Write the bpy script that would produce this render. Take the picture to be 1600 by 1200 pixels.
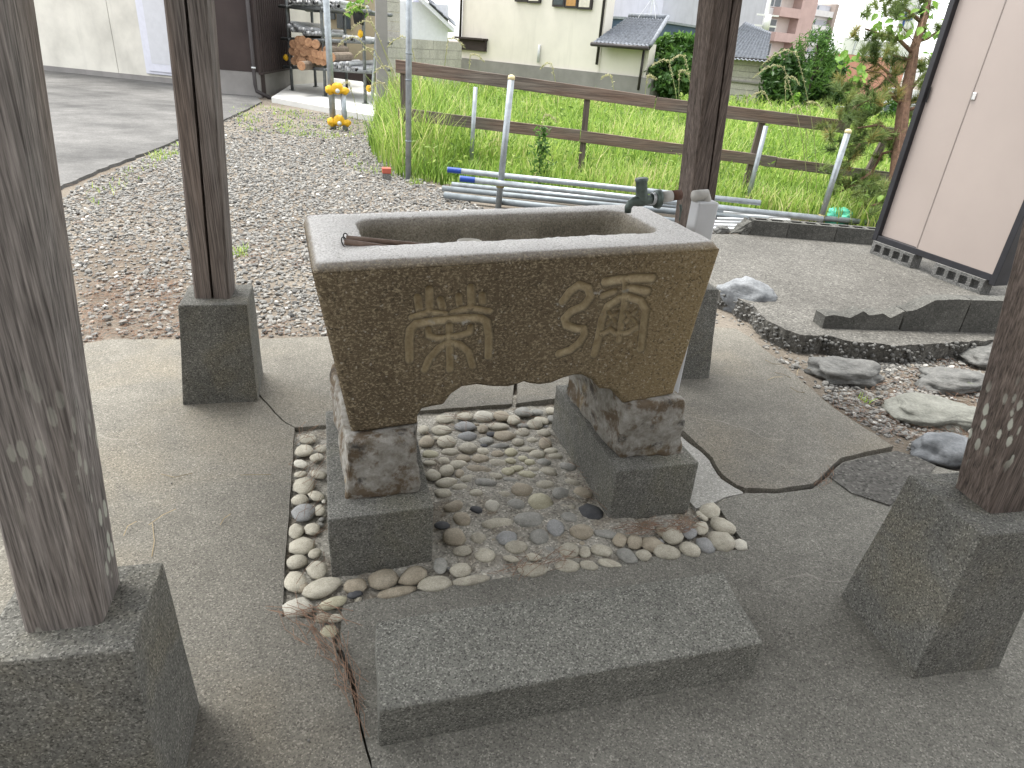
import bpy, bmesh, math, random
import numpy as np
from mathutils import Vector, Matrix, noise

random.seed(7); rng = np.random.default_rng(7)
for o in list(bpy.data.objects): bpy.data.objects.remove(o)
scene = bpy.context.scene
COL = scene.collection
R = math.radians

# ------------------------------------------------------------------ camera
CAM = np.array([-0.57141, -1.93021, 1.35])
RIGHT = np.array([0.96537213, -0.25007671, 0.07428512])
UP = np.array([0.05078346, 0.45944852, 0.88675143])
FWD = np.array([0.25588607, 0.85227266, -0.45623856])
FPX = 1034.94
cam_d = bpy.data.cameras.new('camera'); cam = bpy.data.objects.new('camera', cam_d); COL.objects.link(cam)
cam_d.sensor_width = 36.0; cam_d.lens = 36.0 * FPX / 1600.0; cam_d.clip_start = 0.05; cam_d.clip_end = 1500
cam.matrix_world = Matrix(((RIGHT[0], UP[0], -FWD[0], CAM[0]), (RIGHT[1], UP[1], -FWD[1], CAM[1]),
                           (RIGHT[2], UP[2], -FWD[2], CAM[2]), (0, 0, 0, 1)))
scene.camera = cam
# ------------------------------------------------------------------ sky, sun, exposure
SUN_EL, SUN_AZ = R(73), R(-35)
world = bpy.data.worlds.new('World'); scene.world = world; world.use_nodes = True
wn = world.node_tree.nodes; wl = world.node_tree.links; wn.clear()
wo = wn.new('ShaderNodeOutputWorld'); wb = wn.new('ShaderNodeBackground'); sky = wn.new('ShaderNodeTexSky')
sky.sky_type = 'NISHITA'; sky.sun_disc = False; sky.sun_elevation = SUN_EL; sky.sun_rotation = SUN_AZ
sky.air_density = 1.0; sky.dust_density = 1.5; sky.ozone_density = 1.0
hs = wn.new('ShaderNodeHueSaturation'); hs.inputs['Saturation'].default_value = 0.08; hs.inputs['Value'].default_value = 1.0
wl.new(sky.outputs[0], hs.inputs['Color']); wl.new(hs.outputs[0], wb.inputs[0]); wl.new(wb.outputs[0], wo.inputs[0])
wb.inputs[1].default_value = 0.15
sun_d = bpy.data.lights.new('sun', 'SUN'); sun_d.energy = 1.5; sun_d.angle = R(22); sun_d.color = (1.0, .965, .9)
sun = bpy.data.objects.new('sun', sun_d); COL.objects.link(sun)
sdir = Vector((math.sin(SUN_AZ) * math.cos(SUN_EL), math.cos(SUN_AZ) * math.cos(SUN_EL), math.sin(SUN_EL)))
sun.rotation_euler = sdir.to_track_quat('Z', 'Y').to_euler(); sun.location = (0, 0, 30)
scene.view_settings.view_transform = 'Standard'; scene.view_settings.look = 'None'
scene.view_settings.gamma = 1.0; scene.view_settings.exposure = 2.0
scene.view_settings.use_curve_mapping = False

# ------------------------------------------------------------------ pixel (1600x1200) -> place
def ray(u, v):
    return FWD * FPX + RIGHT * (u - 800) - UP * (v - 600)
def G(u, v, z=0.0):
    d = ray(u, v); return CAM + d * ((z - CAM[2]) / d[2])
def V(u, v, A, B):
    n = np.array([-(B[1] - A[1]), B[0] - A[0], 0.0]); d = ray(u, v)
    return CAM + d * (((np.array([A[0], A[1], 0.]) - CAM) @ n) / (d @ n))
def AT(u, v, dep):
    return CAM + ray(u, v) * (dep / FPX)
def PX(P):
    d = np.asarray(P) - CAM; w = d @ FWD
    return np.stack([800 + FPX * (d @ RIGHT) / w, 600 - FPX * (d @ UP) / w], -1)
def DEP(P): return (np.asarray(P) - CAM) @ FWD
def a3(*p): return np.array(p, float)

# ------------------------------------------------------------------ object helpers
def thing(name, label, cat, loc, group=None, kind=None):
    o = bpy.data.objects.new(name, None); COL.objects.link(o); o.location = tuple(loc); o.empty_display_size = .1
    if kind: o['kind'] = kind
    else: o['label'] = label; o['category'] = cat
    if group: o['group'] = group
    return o
def raw(name, verts, faces, mat, smooth=False, attr=None):
    me = bpy.data.meshes.new(name)
    V_ = np.asarray(verts, float)
    me.from_pydata(V_.tolist(), [], [list(map(int, f)) for f in faces] if not isinstance(faces, np.ndarray) else faces.tolist())
    if mat: me.materials.append(mat)
    if smooth: me.polygons.foreach_set('use_smooth', np.ones(len(me.polygons), bool))
    if attr is not None:
        for k, val in attr.items():
            at = me.attributes.new(k, 'FLOAT', 'POINT'); at.data.foreach_set('value', np.asarray(val, np.float32))
    me.update()
    return me
def link(name, me, parent=None, loc=None):
    o = bpy.data.objects.new(name, me); COL.objects.link(o)
    if parent is not None: o.parent = parent
    if loc is not None: o.location = tuple(loc)
    return o
def base_of(parent):
    p = parent; b = np.zeros(3)
    while p is not None: b += np.array(p.location); p = p.parent
    return b
def part(name, verts, faces, mat, parent, smooth=False, attr=None, label=None):
    me = raw(name, np.asarray(verts, float) - base_of(parent), faces, mat, smooth, attr)
    o = link(name, me, parent)
    if label: o['label'] = label
    return o
def solo(name, verts, faces, mat, label=None, cat=None, group=None, kind=None, smooth=False, attr=None):
    verts = np.asarray(verts, float)
    b = np.array([(verts[:, 0].min() + verts[:, 0].max()) / 2, (verts[:, 1].min() + verts[:, 1].max()) / 2, verts[:, 2].min()])
    o = link(name, raw(name, verts - b, faces, mat, smooth, attr), None, b)
    if kind: o['kind'] = kind
    else: o['label'] = label; o['category'] = cat
    if group: o['group'] = group
    return o
def join(*ms):
    vs, fs, n = [], [], 0
    for v, f in ms:
        v = np.asarray(v, float); vs.append(v); fs += [[int(i) + n for i in q] for q in f]; n += len(v)
    return np.concatenate(vs), fs
def box(p0, p1):
    x0, y0, z0 = p0; x1, y1, z1 = p1
    v = [(x0,y0,z0),(x1,y0,z0),(x1,y1,z0),(x0,y1,z0),(x0,y0,z1),(x1,y0,z1),(x1,y1,z1),(x0,y1,z1)]
    return np.array(v, float), [(3,2,1,0),(4,5,6,7),(0,1,5,4),(1,2,6,5),(2,3,7,6),(3,0,4,7)]
def hexa(bot, top):
    """bot, top: 4 points each, counter-clockwise from above"""
    return np.array(list(bot) + list(top), float), [(3,2,1,0),(4,5,6,7),(0,1,5,4),(1,2,6,5),(2,3,7,6),(3,0,4,7)]
def bevel(vf, w, seg=2, sub=0, jitter=0., seed=0, freq=6.):
    v, f = vf
    bm = bmesh.new(); vs = [bm.verts.new(tuple(p)) for p in v]
    for q in f: bm.faces.new([vs[i] for i in q])
    bm.normal_update()
    if w > 0: bmesh.ops.bevel(bm, geom=bm.edges[:] , offset=w, segments=seg, profile=.6, affect='EDGES')
    if sub: bmesh.ops.subdivide_edges(bm, edges=bm.edges[:], cuts=sub, use_grid_fill=True)
    bm.normal_update(); bm.verts.index_update()
    off = Vector((seed * 3.1, seed * 7.7, seed * 1.3))
    V_ = []
    for x in bm.verts:
        c = x.co.copy()
        if jitter: c += x.normal * jitter * (noise.fractal(c * freq + off, 1.0, 2.0, 4))
        V_.append(c[:])
    F_ = [[y.index for y in q.verts] for q in bm.faces]
    bm.free(); return np.array(V_), F_
def tube(pts, rad, n=12, cap=True):
    pts = [np.asarray(p, float) for p in pts]; m = len(pts)
    rad = [rad] * m if np.isscalar(rad) else list(rad)
    vs, fs = [], []; prev = None
    for i in range(m):
        t = pts[min(i + 1, m - 1)] - pts[max(i - 1, 0)]; t = t / (np.linalg.norm(t) + 1e-12)
        if prev is None:
            a = np.array([0, 0, 1.]) if abs(t[2]) < .9 else np.array([1., 0, 0]); s = np.cross(t, a)
        else: s = prev - t * (prev @ t)
        s /= np.linalg.norm(s); prev = s; b = np.cross(t, s)
        for k in range(n):
            q = 2 * math.pi * k / n; vs.append(pts[i] + rad[i] * (math.cos(q) * s + math.sin(q) * b))
    for i in range(m - 1):
        for k in range(n):
            a_, b_ = i * n + k, i * n + (k + 1) % n; fs.append((a_, b_, b_ + n, a_ + n))
    if cap:
        fs.append(tuple(range(n))[::-1]); fs.append(tuple(range((m - 1) * n, m * n)))
    return np.array(vs), fs
def pipe_mesh(p, q, ro, ri, n=12, bore=.12):
    """an open pipe with a real bore near both ends"""
    p, q = np.asarray(p, float), np.asarray(q, float); t = (q - p) / np.linalg.norm(q - p); dep = min(bore, np.linalg.norm(q - p) * .45)
    return tube([p + t * dep, p, p, q, q, q - t * dep], [ri, ri, ro, ro, ri, ri], n, True)
def gridface(P):
    """P: (m,n,3)"""
    m, n = P.shape[:2]; idx = np.arange(m * n).reshape(m, n)
    f = np.stack([idx[:-1, :-1], idx[:-1, 1:], idx[1:, 1:], idx[1:, :-1]], -1).reshape(-1, 4)
    return P.reshape(-1, 3), f
def prism(poly, z0, z1, topz=None):
    """poly counter-clockwise (n,2); returns a closed slab"""
    poly = np.asarray(poly, float)[:, :2]; n = len(poly)
    ar = sum(poly[i][0] * poly[(i + 1) % n][1] - poly[(i + 1) % n][0] * poly[i][1] for i in range(n))
    if ar < 0: poly = poly[::-1]
    b = np.c_[poly, np.full(n, z0)]; t = np.c_[poly, np.full(n, z1)]
    f = [tuple(range(n))[::-1], tuple(range(n, 2 * n))] + [(i, (i + 1) % n, n + (i + 1) % n, n + i) for i in range(n)]
    return np.concatenate([b, t]), f
def rough_line(pts, step=.02, amp=.004, seed=0):
    """a polyline with fractal wobble (x,y)"""
    out = []; pts = [np.asarray(p, float)[:2] for p in pts]
    for a, b in zip(pts[:-1], pts[1:]):
        L = np.linalg.norm(b - a); n = max(1, int(L / step)); nrm = np.array([-(b - a)[1], (b - a)[0]]) / (L + 1e-9)
        for i in range(n):
            q = a + (b - a) * i / n
            w = noise.fractal(Vector((q[0] * 9 + seed, q[1] * 9, seed * 2.)), 1., 2., 4)
            out.append(q + nrm * w * amp * (0 if (i == 0 and amp < .002) else 1))
    out.append(pts[-1]); return out
def rock(c, ax, seed, sub=2, amp=.18, freq=1.4, rz=0., tilt=0.):
    bm = bmesh.new(); bmesh.ops.create_icosphere(bm, subdivisions=sub, radius=1.0)
    off = Vector((seed * 1.7, seed * 3.3, seed * .7)); vs = []
    cz, sz, ct, st = math.cos(rz), math.sin(rz), math.cos(tilt), math.sin(tilt)
    for x in bm.verts:
        p = x.co * (1 + amp * noise.fractal(x.co * freq + off, 1., 2., 3 if sub < 4 else 5))
        p = (p.x * ax[0], p.y * ax[1], p.z * ax[2]); p = (p[0] * ct - p[2] * st, p[1], p[0] * st + p[2] * ct)
        vs.append((c[0] + p[0] * cz - p[1] * sz, c[1] + p[0] * sz + p[1] * cz, c[2] + p[2]))
    fs = [[q.index for q in f.verts] for f in bm.faces]; bm.free(); return np.array(vs), fs
def inpoly(P, poly):
    P = np.asarray(P); poly = np.asarray(poly, float); x, y = P[..., 0], P[..., 1]; r = np.zeros(x.shape, bool); n = len(poly); j = n - 1
    for i in range(n):
        xi, yi = poly[i]; xj, yj = poly[j]
        r ^= ((yi > y) != (yj > y)) & (x < (xj - xi) * (y - yi) / (yj - yi + 1e-12) + xi); j = i
    return r

# ------------------------------------------------------------------ materials
def srgb(r, g, b):
    f = lambda c: (c / 255 / 12.92) if c / 255 <= .04045 else ((c / 255 + .055) / 1.055) ** 2.4
    return (f(r), f(g), f(b))
class Mat:
    def __init__(s, name, rough=.85, spec=.35, metal=0.):
        s.m = bpy.data.materials.new(name); s.m.use_nodes = True; s.t = s.m.node_tree; s.n = s.t.nodes; s.l = s.t.links
        s.b = s.n['Principled BSDF']; s.b.inputs['Roughness'].default_value = rough; s.b.inputs['Metallic'].default_value = metal
        s.b.inputs['Specular IOR Level'].default_value = spec
        s.co = s.n.new('ShaderNodeTexCoord').outputs['Object']; s.co0 = s.co; s.h = None
        oi = s.n.new('ShaderNodeObjectInfo'); s.rand = oi.outputs['Random']
    def shift(s):   # per-object offset
        v = s.n.new('ShaderNodeVectorMath'); v.operation = 'ADD'; m = s.n.new('ShaderNodeMath'); m.operation = 'MULTIPLY'; m.inputs[1].default_value = 37.
        s.l.new(s.rand, m.inputs[0]); s.l.new(s.co, v.inputs[0]); s.l.new(m.outputs[0], v.inputs[1]); s.co = v.outputs[0]; return s
    def mapping(s, scale, rot=(0, 0, 0)):
        m = s.n.new('ShaderNodeMapping'); m.inputs['Scale'].default_value = scale; m.inputs['Rotation'].default_value = rot; s.l.new(s.co, m.inputs[0]); return m.outputs[0]
    def noise(s, scale, detail=4, rough=.55, vec=None, dist=0.):
        t = s.n.new('ShaderNodeTexNoise'); t.inputs['Scale'].default_value = scale; t.inputs['Detail'].default_value = detail
        t.inputs['Roughness'].default_value = rough; t.inputs['Distortion'].default_value = dist
        s.l.new(vec if vec is not None else s.co, t.inputs['Vector']); return t.outputs['Fac']
    def voro(s, scale, out='Distance', feat='F1', vec=None):
        t = s.n.new('ShaderNodeTexVoronoi'); t.feature = feat; t.inputs['Scale'].default_value = scale
        s.l.new(vec if vec is not None else s.co, t.inputs['Vector']); return t.outputs[out]
    def ramp(s, f, stops):
        r = s.n.new('ShaderNodeValToRGB'); e = r.color_ramp.elements
        while len(e) < len(stops): e.new(.5)
        for k, (p, c) in enumerate(stops):
            e[k].position = p; c = (c, c, c) if np.isscalar(c) else c; e[k].color = (*c, 1)
        s.l.new(f, r.inputs[0]); return r.outputs[0]
    def mix(s, a, b, f, mode='MIX'):
        m = s.n.new('ShaderNodeMix'); m.data_type = 'RGBA'; m.blend_type = mode
        def put(i, x):
            if hasattr(x, 'node'): s.l.new(x, m.inputs[i])
            else: m.inputs[i].default_value = (*x, 1) if not np.isscalar(x) else (x, x, x, 1)
        put(6, a); put(7, b)
        if hasattr(f, 'node'): s.l.new(f, m.inputs[0])
        else: m.inputs[0].default_value = f
        return m.outputs[2]
    def math(s, op, a, b=0.):
        m = s.n.new('ShaderNodeMath'); m.operation = op
        for i, x in ((0, a), (1, b)):
            if hasattr(x, 'node'): s.l.new(x, m.inputs[i])
            else: m.inputs[i].default_value = x
        return m.outputs[0]
    def xyz(s, k):
        t = s.n.new('ShaderNodeSeparateXYZ'); s.l.new(s.co0, t.inputs[0]); return t.outputs[k]
    def attr(s, name):
        t = s.n.new('ShaderNodeAttribute'); t.attribute_name = name; return t.outputs['Fac']
    def color(s, c):
        if hasattr(c, 'node'): s.l.new(c, s.b.inputs['Base Color'])
        else: s.b.inputs['Base Color'].default_value = (*c, 1)
        return s
    def bump(s, f, dist=.002, strength=1.):
        b = s.n.new('ShaderNodeBump'); b.inputs['Distance'].default_value = dist; b.inputs['Strength'].default_value = strength
        s.l.new(f, b.inputs['Height'])
        if s.h is not None: s.l.new(s.h, b.inputs['Normal'])
        s.h = b.outputs[0]; s.l.new(s.h, s.b.inputs['Normal']); return s
    def rough(s, f): s.l.new(f, s.b.inputs['Roughness']); return s

def concrete(name, dark, light, speck=.55, sscale=420., stain=1.3, bumpd=.0014, warm=None, hair=False):
    k = Mat(name, .92, .25)
    big = k.noise(stain, 5, .6); mid = k.noise(stain * 9, 4, .6)
    c = k.mix(dark, light, k.ramp(big, [(.3, 0.), (.7, 1.)]))
    c = k.mix(c, k.ramp(mid, [(.3, .35), (.7, .7)]), .3, 'OVERLAY')
    if warm: c = k.mix(c, warm, k.ramp(k.noise(stain * 1.7, 4, .6, dist=.6), [(.48, 0.), (.68, .75)]))
    v = k.voro(sscale, 'Color'); sp = k.n.new('ShaderNodeSeparateColor'); k.l.new(v, sp.inputs[0]); g = sp.outputs[0]
    c = k.mix(c, k.ramp(g, [(0., .12), (.25, .42), (.6, .5), (.86, .6), (.93, .95), (1., 1.)]), speck, 'OVERLAY')
    n1 = k.noise(sscale * .5, 3, .7)
    c = k.mix(c, k.ramp(n1, [(.3, .2), (.7, .8)]), speck * .55, 'OVERLAY')
    if hair:
        wv = k.n.new('ShaderNodeVectorMath'); wv.operation = 'ADD'; t = k.n.new('ShaderNodeTexNoise'); t.inputs['Scale'].default_value = 3.; k.l.new(k.co, t.inputs[0]); sv = k.n.new('ShaderNodeVectorMath'); sv.operation = 'SCALE'; sv.inputs[3].default_value = .25
        k.l.new(t.outputs['Color'], sv.inputs[0]); k.l.new(k.co, wv.inputs[0]); k.l.new(sv.outputs[0], wv.inputs[1])
        e = k.voro(1.15, 'Distance', 'DISTANCE_TO_EDGE', wv.outputs[0]); mk = k.math('MULTIPLY', k.ramp(e, [(.0012, .4), (.0032, 0.)]), k.ramp(k.noise(1.6, 2, .5), [(.5, 0.), (.6, 1.)]))
        c = k.mix(c, (.34, .32, .28), mk)
    k.color(c); k.bump(n1, bumpd, .8); k.bump(k.noise(14, 5, .6), .004, .5)
    return k.m
def plain(name, col, rough=.8, var=.15, scale=8., metal=0., spec=.35, bumpd=0., shift=True):
    k = Mat(name, rough, spec, metal)
    if shift: k.shift()
    n = k.noise(scale, 5, .6)
    lo = tuple(x * (1 - var) for x in col); hi = tuple(min(1, x * (1 + var)) for x in col)
    k.color(k.mix(lo, hi, k.ramp(n, [(.3, 0.), (.7, 1.)])))
    if bumpd: k.bump(k.noise(scale * 6, 4, .6), bumpd)
    return k.m
def timber(name, dark, light, warm, lichen=0., zl=1.0, ax='z'):
    q = (lambda a, b: (a, a, b)) if ax == 'z' else (lambda a, b: (b, b, a))
    k = Mat(name, .88, .25).shift()
    v = k.mapping(q(55, 1.6)); g = k.noise(1., 6, .65, v, .35); v2 = k.mapping(q(260, 3.5)); g2 = k.noise(1., 4, .6, v2)
    c = k.mix(dark, light, k.ramp(g, [(.3, 0.), (.72, 1.)]))
    c = k.mix(c, warm, k.ramp(k.noise(1.0, 3, .6, k.mapping(q(5, .8))), [(.42, 0.), (.72, .8)]))
    c = k.mix(c, k.ramp(g2, [(.3, .05), (.7, .95)]), .7, 'OVERLAY')
    crack = k.ramp(k.noise(1., 3, .5, k.mapping(q(60, .9)), .2), [(.24, .0), (.30, 1.)])
    c = k.mix((.012, .01, .009), c, crack)
    if lichen > 0:
        vv = k.mapping((44, 44, 17.)); b = k.math('ADD', k.voro(1., 'Distance', vec=vv), k.math('MULTIPLY', k.noise(70, 3, .6), .22)); b2 = k.noise(3.2, 2, .5, k.mapping((1, 1, .6)))
        mk = k.math('MULTIPLY', k.ramp(b, [(.36, 1.), (.44, 0.)]), k.ramp(b2, [(.43, 0.), (.49, 1.)]))
        zf = k.ramp(k.math('MULTIPLY', k.xyz(2), 1. / zl), [(.6, 1.), (1., 0.)])
        mk = k.math('MULTIPLY', k.math('MULTIPLY', mk, zf), lichen)
        c = k.mix(c, (.40, .41, .35), mk)
    k.color(c); k.bump(g2, .0012, .7); k.bump(g, .002, .6)
    return k.m

M = {}
M['slab'] = concrete('pavement concrete', (.122, .115, .098), (.172, .163, .140), .6, 300., 1.1, .0012, (.175, .158, .125), True)
M['slab_grey'] = concrete('grey concrete', (.132, .127, .110), (.178, .172, .15), .6, 300., 1.6, .0012, None, True)
M['patch'] = concrete('pale mortar', (.27, .265, .24), (.36, .352, .325), .4, 260., 5., .001)
M['block'] = concrete('base concrete', (.13, .129, .116), (.18, .177, .158), .75, 320., 2.4, .0016, (.16, .155, .12))
M['plinth'] = concrete('plinth concrete', (.10, .099, .089), (.16, .157, .14), .8, 320., 3.2, .0018, (.15, .14, .11))
M['step'] = concrete('step granite', (.135, .134, .118), (.178, .176, .155), .8, 300., 2.6, .0016)
M['platform'] = concrete('exposed aggregate', (.074, .071, .064), (.118, .114, .103), .7, 120., 1.4, .004)
M['drive'] = concrete('driveway concrete', (.062, .061, .059), (.155, .152, .146), .25, 90., 1.1, .002)
M['curb'] = concrete('dark block concrete', (.055, .055, .05), (.11, .108, .098), .45, 160., 5., .002)
M['vent'] = concrete('porous block concrete', (.10, .10, .095), (.17, .168, .16), .6, 150., 6., .003)
M['wood_grey'] = timber('weathered grey timber', (.10, .089, .082), (.25, .23, .214), (.18, .148, .125), .9, .95)
M['wood_brown'] = timber('weathered brown timber', (.06, .047, .04), (.15, .122, .106), (.105, .083, .067), 1., 1.05)
M['wood_grey_plain'] = timber('plain grey timber', (.075, .064, .058), (.19, .172, .158), (.15, .118, .098))
M['wood_brown_plain'] = timber('plain brown timber', (.06, .047, .04), (.15, .122, .106), (.105, .083, .067))
M['rail'] = timber('fence timber', (.07, .058, .05), (.20, .17, .145), (.17, .105, .078), ax='h')
# trough granite: brown, bush-hammered, pale flecks; grey on the rim, where sky light is painted in
def trough_mat():
    k = Mat('brown granite', .9, .25)
    big = k.noise(3.2, 5, .6)
    c = k.mix((.094, .073, .046), (.155, .121, .075), k.ramp(big, [(.3, 0.), (.7, 1.)]))
    ox = k.ramp(k.math('ADD', k.xyz(0), k.math('MULTIPLY', k.noise(5., 4, .6), .25)), [(.28, 0.), (.68, 1.)])
    c = k.mix(c, (.25, .185, .09), k.math('MULTIPLY', ox, .75))
    fl = k.noise(150, 3, .7, k.mapping((.8, .8, 1.3)))
    c = k.mix(c, (.33, .275, .18), k.ramp(fl, [(.50, 0.), (.64, .85)]))
    c = k.mix(c, (.028, .022, .016), k.ramp(k.noise(120, 3, .7), [(.36, .6), (.46, 0.)]))
    sp = k.voro(210, 'Color'); se = k.n.new('ShaderNodeSeparateColor'); k.l.new(sp, se.inputs[0])
    c = k.mix(c, (.48, .45, .38), k.ramp(se.outputs[1], [(.985, 0.), (.995, .5)]))
    gr = k.attr('groove'); c = k.mix(c, k.mix((.50, .42, .27), (.33, .265, .16), k.ramp(k.noise(60, 4, .7), [(.35, 0.), (.65, 1.)])), k.math('MULTIPLY', k.math('POWER', gr, .6), .95)); c = k.mix(c, (.03, .025, .018), k.math('MULTIPLY', k.attr('cut'), .62))  # stroke edges darkened with painted shade to define the carving
    li = k.math('MULTIPLY', k.attr('near'), k.ramp(k.noise(22, 4, .6), [(.64, 0.), (.67, .8)]))
    c = k.mix(c, (.38, .37, .33), li)
    # the rim: grey granite with black flecks, painted paler for the sky it catches
    rim = k.attr('rim')
    gn = k.noise(190, 3, .8)
    rc = k.ramp(gn, [(.33, .08), (.42, .52), (.56, .74), (.68, .92)])
    rc = k.mix(rc, (.66, .61, .52), .3)
    c = k.mix(c, rc, rim)
    ins = k.attr('inside')
    ic = k.mix((.13, .115, .085), (.25, .225, .175), k.ramp(k.noise(9, 5, .65), [(.3, 0.), (.7, 1.)]))
    ic = k.mix(ic, k.ramp(gn, [(.35, .15), (.65, .85)]), .6, 'OVERLAY')
    c = k.mix(c, ic, ins)
    k.color(c); k.bump(k.noise(120, 4, .7), .0045, .9); k.bump(k.noise(34, 3, .6), .005, .6)
    return k.m
M['trough'] = trough_mat()
def pier_mat():
    k = Mat('flaking mortar stone', .95, .2).shift()
    n = k.noise(15, 7, .7); n2 = k.noise(40, 5, .65)
    c = k.mix((.36, .35, .32), (.20, .185, .155), k.ramp(n2, [(.35, 0.), (.65, 1.)]))
    c = k.mix(c, (.11, .075, .042), k.ramp(n, [(.48, 0.), (.58, .85)]))
    c = k.mix(c, (.06, .055, .05), k.ramp(k.noise(13, 5, .6), [(.60, 0.), (.68, .9)]))
    c = k.mix(c, (.30, .21, .09), k.ramp(k.noise(6, 3, .6, k.mapping((1, 1, .6))), [(.6, 0.), (.7, .6)]))
    k.color(c); k.bump(n, .012, .8); k.bump(k.noise(90, 4, .7), .003, .7)
    return k.m
M['pier'] = pier_mat()
def stone_mat(name, cols, var=.25, sc=30., strat=0.):
    k = Mat(name, .75, .35).shift()
    n = k.noise(sc, 5, .6, k.mapping((1, 1, 1 + strat)) if strat else None)
    c = k.mix(cols[0], cols[1], k.ramp(n, [(.3, 0.), (.7, 1.)]))
    rr = k.ramp(k.rand, [(0., .36), (1., .66)])
    c = k.mix(c, rr, .35, 'OVERLAY')
    c = k.mix(c, k.ramp(k.noise(sc * 9, 3, .7), [(.3, .25), (.7, .75)]), var, 'OVERLAY')
    k.color(c); k.bump(n, .012 if strat else .004, .8 if strat else .6); k.bump(k.noise(sc * 7, 3, .6), .003 if strat else .001, .6)
    return k.m
PEB = {'l': stone_mat('beige pebble', ((.30, .278, .22), (.45, .423, .345)), .5),
       'g': stone_mat('grey pebble', ((.19, .19, .17), (.32, .313, .284)), .45),
       'd': stone_mat('dark pebble', ((.04, .042, .047), (.085, .087, .09)), .3),
       'o': stone_mat('brown pebble', ((.23, .197, .145), (.37, .33, .255)), .5),
       'w': stone_mat('white pebble', ((.36, .342, .29), (.50, .48, .41)), .45),
       'y': stone_mat('yellowish pebble', ((.32, .30, .21), (.47, .445, .33)), .45),
       'b': stone_mat('bluish pebble', ((.19, .193, .19), (.31, .312, .305)), .45)}
M['mortar'] = concrete('pebble mortar', (.24, .227, .195), (.36, .345, .30), .6, 190., 6., .004, (.14, .11, .075))
M['rock_grey'] = stone_mat('layered grey rock', ((.075, .076, .072), (.165, .164, .155)), .45, 9., 5.)
M['rock_green'] = stone_mat('greenish grey rock', ((.115, .117, .10), (.21, .212, .185)), .45, 9., 6.)
M['rock_blue'] = stone_mat('bluish grey rock', ((.10, .108, .115), (.21, .22, .23)), .4, 8., 2.)
def gravel_mat():
    k = Mat('gravel', .85, .3); a = k.attr('tone')
    c = k.ramp(a, [(0., (.06, .06, .058)), (.2, (.12, .118, .112)), (.5, (.195, .191, .178)), (.75, (.27, .262, .242)), (.87, (.22, .18, .135)), (.94, (.38, .372, .35)), (1., (.5, .49, .46))])
    c = k.mix(c, k.ramp(k.noise(160, 3, .6), [(.3, .3), (.7, .7)]), .4, 'OVERLAY'); k.color(c); return k.m
M['gravel'] = gravel_mat()
def ground_mat():
    k = Mat('bare earth', .97, .15)
    c = k.mix((.12, .10, .078), (.20, .178, .148), k.ramp(k.noise(1.3, 6, .65), [(.35, 0.), (.65, 1.)]))
    c = k.mix(c, k.ramp(k.noise(60, 4, .7), [(.3, .2), (.7, .8)]), .6, 'OVERLAY')
    c = k.mix(c, (.17, .15, .13), k.ramp(k.voro(60), [(.2, .7), (.5, 0.)])); k.color(c); k.bump(k.noise(50, 5, .7), .012); return k.m
M['earth'] = ground_mat()
M['galv'] = plain('galvanised steel', (.30, .33, .35), .45, .22, 14., .55)
M['galv_dull'] = plain('dull zinc pipe', (.20, .225, .24), .55, .25, 9., .35)
M['alu'] = plain('pale metal sheet', (.55, .57, .58), .4, .15, 4., .3)
M['bronze'] = plain('green-black tap bronze', (.085, .108, .096), .5, .35, 40., .4)
M['pvc'] = plain('white plastic', (.50, .51, .52), .5, .08, 9.)
M['pvc_grey'] = plain('stained plastic', (.40, .39, .36), .6, .15, 30.)
M['rust'] = plain('rusty band', (.09, .045, .03), .8, .3, 60.)
M['black_metal'] = plain('dark frame metal', (.022, .022, .026), .45, .2, 12.)
M['panel'] = plain('pinkish beige translucent panel', (.37, .315, .285), .35, .06, 1.2, 0., .4)
M['panel_edge'] = plain('panel edge', (.27, .235, .215), .5)
M['chrome'] = plain('chrome lock', (.6, .6, .6), .25, .1, 20., .9)
M['black'] = plain('black rubber', (.012, .012, .012), .7)
M['yellow'] = plain('yellow clamp cover', (.62, .36, .015), .5, .12, 20.)
M['blue_tape'] = plain('blue tape', (.012, .05, .26), .5)
M['straw'] = plain('ladle bamboo', (.14, .095, .07), .6, .3, 50.)
M['cup'] = plain('pale ladle cup', (.58, .56, .5), .5, .1, 30.)
M['needle'] = plain('dry pine needle', (.20, .12, .078), .8, .4, 30.)
M['needle_pale'] = plain('pale dry needle', (.34, .27, .16), .8, .3, 30.)
M['bag'] = plain('green plastic bag', (.10, .50, .36), .35, .2, 20.)
def leafmat(name, stops, trans=.35, rough=.5):
    k = Mat(name, rough, .3); c = k.ramp(k.attr('tone'), stops); k.color(c)
    tb = k.n.new('ShaderNodeBsdfTranslucent'); mx = k.n.new('ShaderNodeMixShader'); mx.inputs[0].default_value = trans
    out = k.n['Material Output']; cc = k.mix(c, (1., 1., .55), .25, 'MULTIPLY'); k.l.new(c, tb.inputs[0])
    k.l.new(k.b.outputs[0], mx.inputs[1]); k.l.new(tb.outputs[0], mx.inputs[2]); k.l.new(mx.outputs[0], out.inputs[0]); return k.m
M['grass'] = leafmat('grass', [(0., (.06, .11, .015)), (.35, (.16, .28, .04)), (.7, (.31, .43, .09)), (.92, (.45, .50, .17)), (1., (.55, .49, .27))], .5)
M['weedleaf'] = leafmat('field weed leaf', [(0., (.07, .13, .025)), (.6, (.20, .32, .05)), (1., (.38, .48, .12))], .45)
M['leaf_dark'] = leafmat('dark leaf', [(0., (.02, .05, .012)), (.6, (.05, .115, .025)), (1., (.11, .20, .045))], .25)
M['leaf_mid'] = leafmat('mid green leaf', [(0., (.03, .08, .015)), (.6, (.075, .17, .03)), (1., (.15, .28, .06))], .3)
M['leaf_lime'] = leafmat('bright broad leaf', [(0., (.09, .20, .03)), (.6, (.17, .32, .05)), (1., (.26, .42, .08))], .45)
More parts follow.
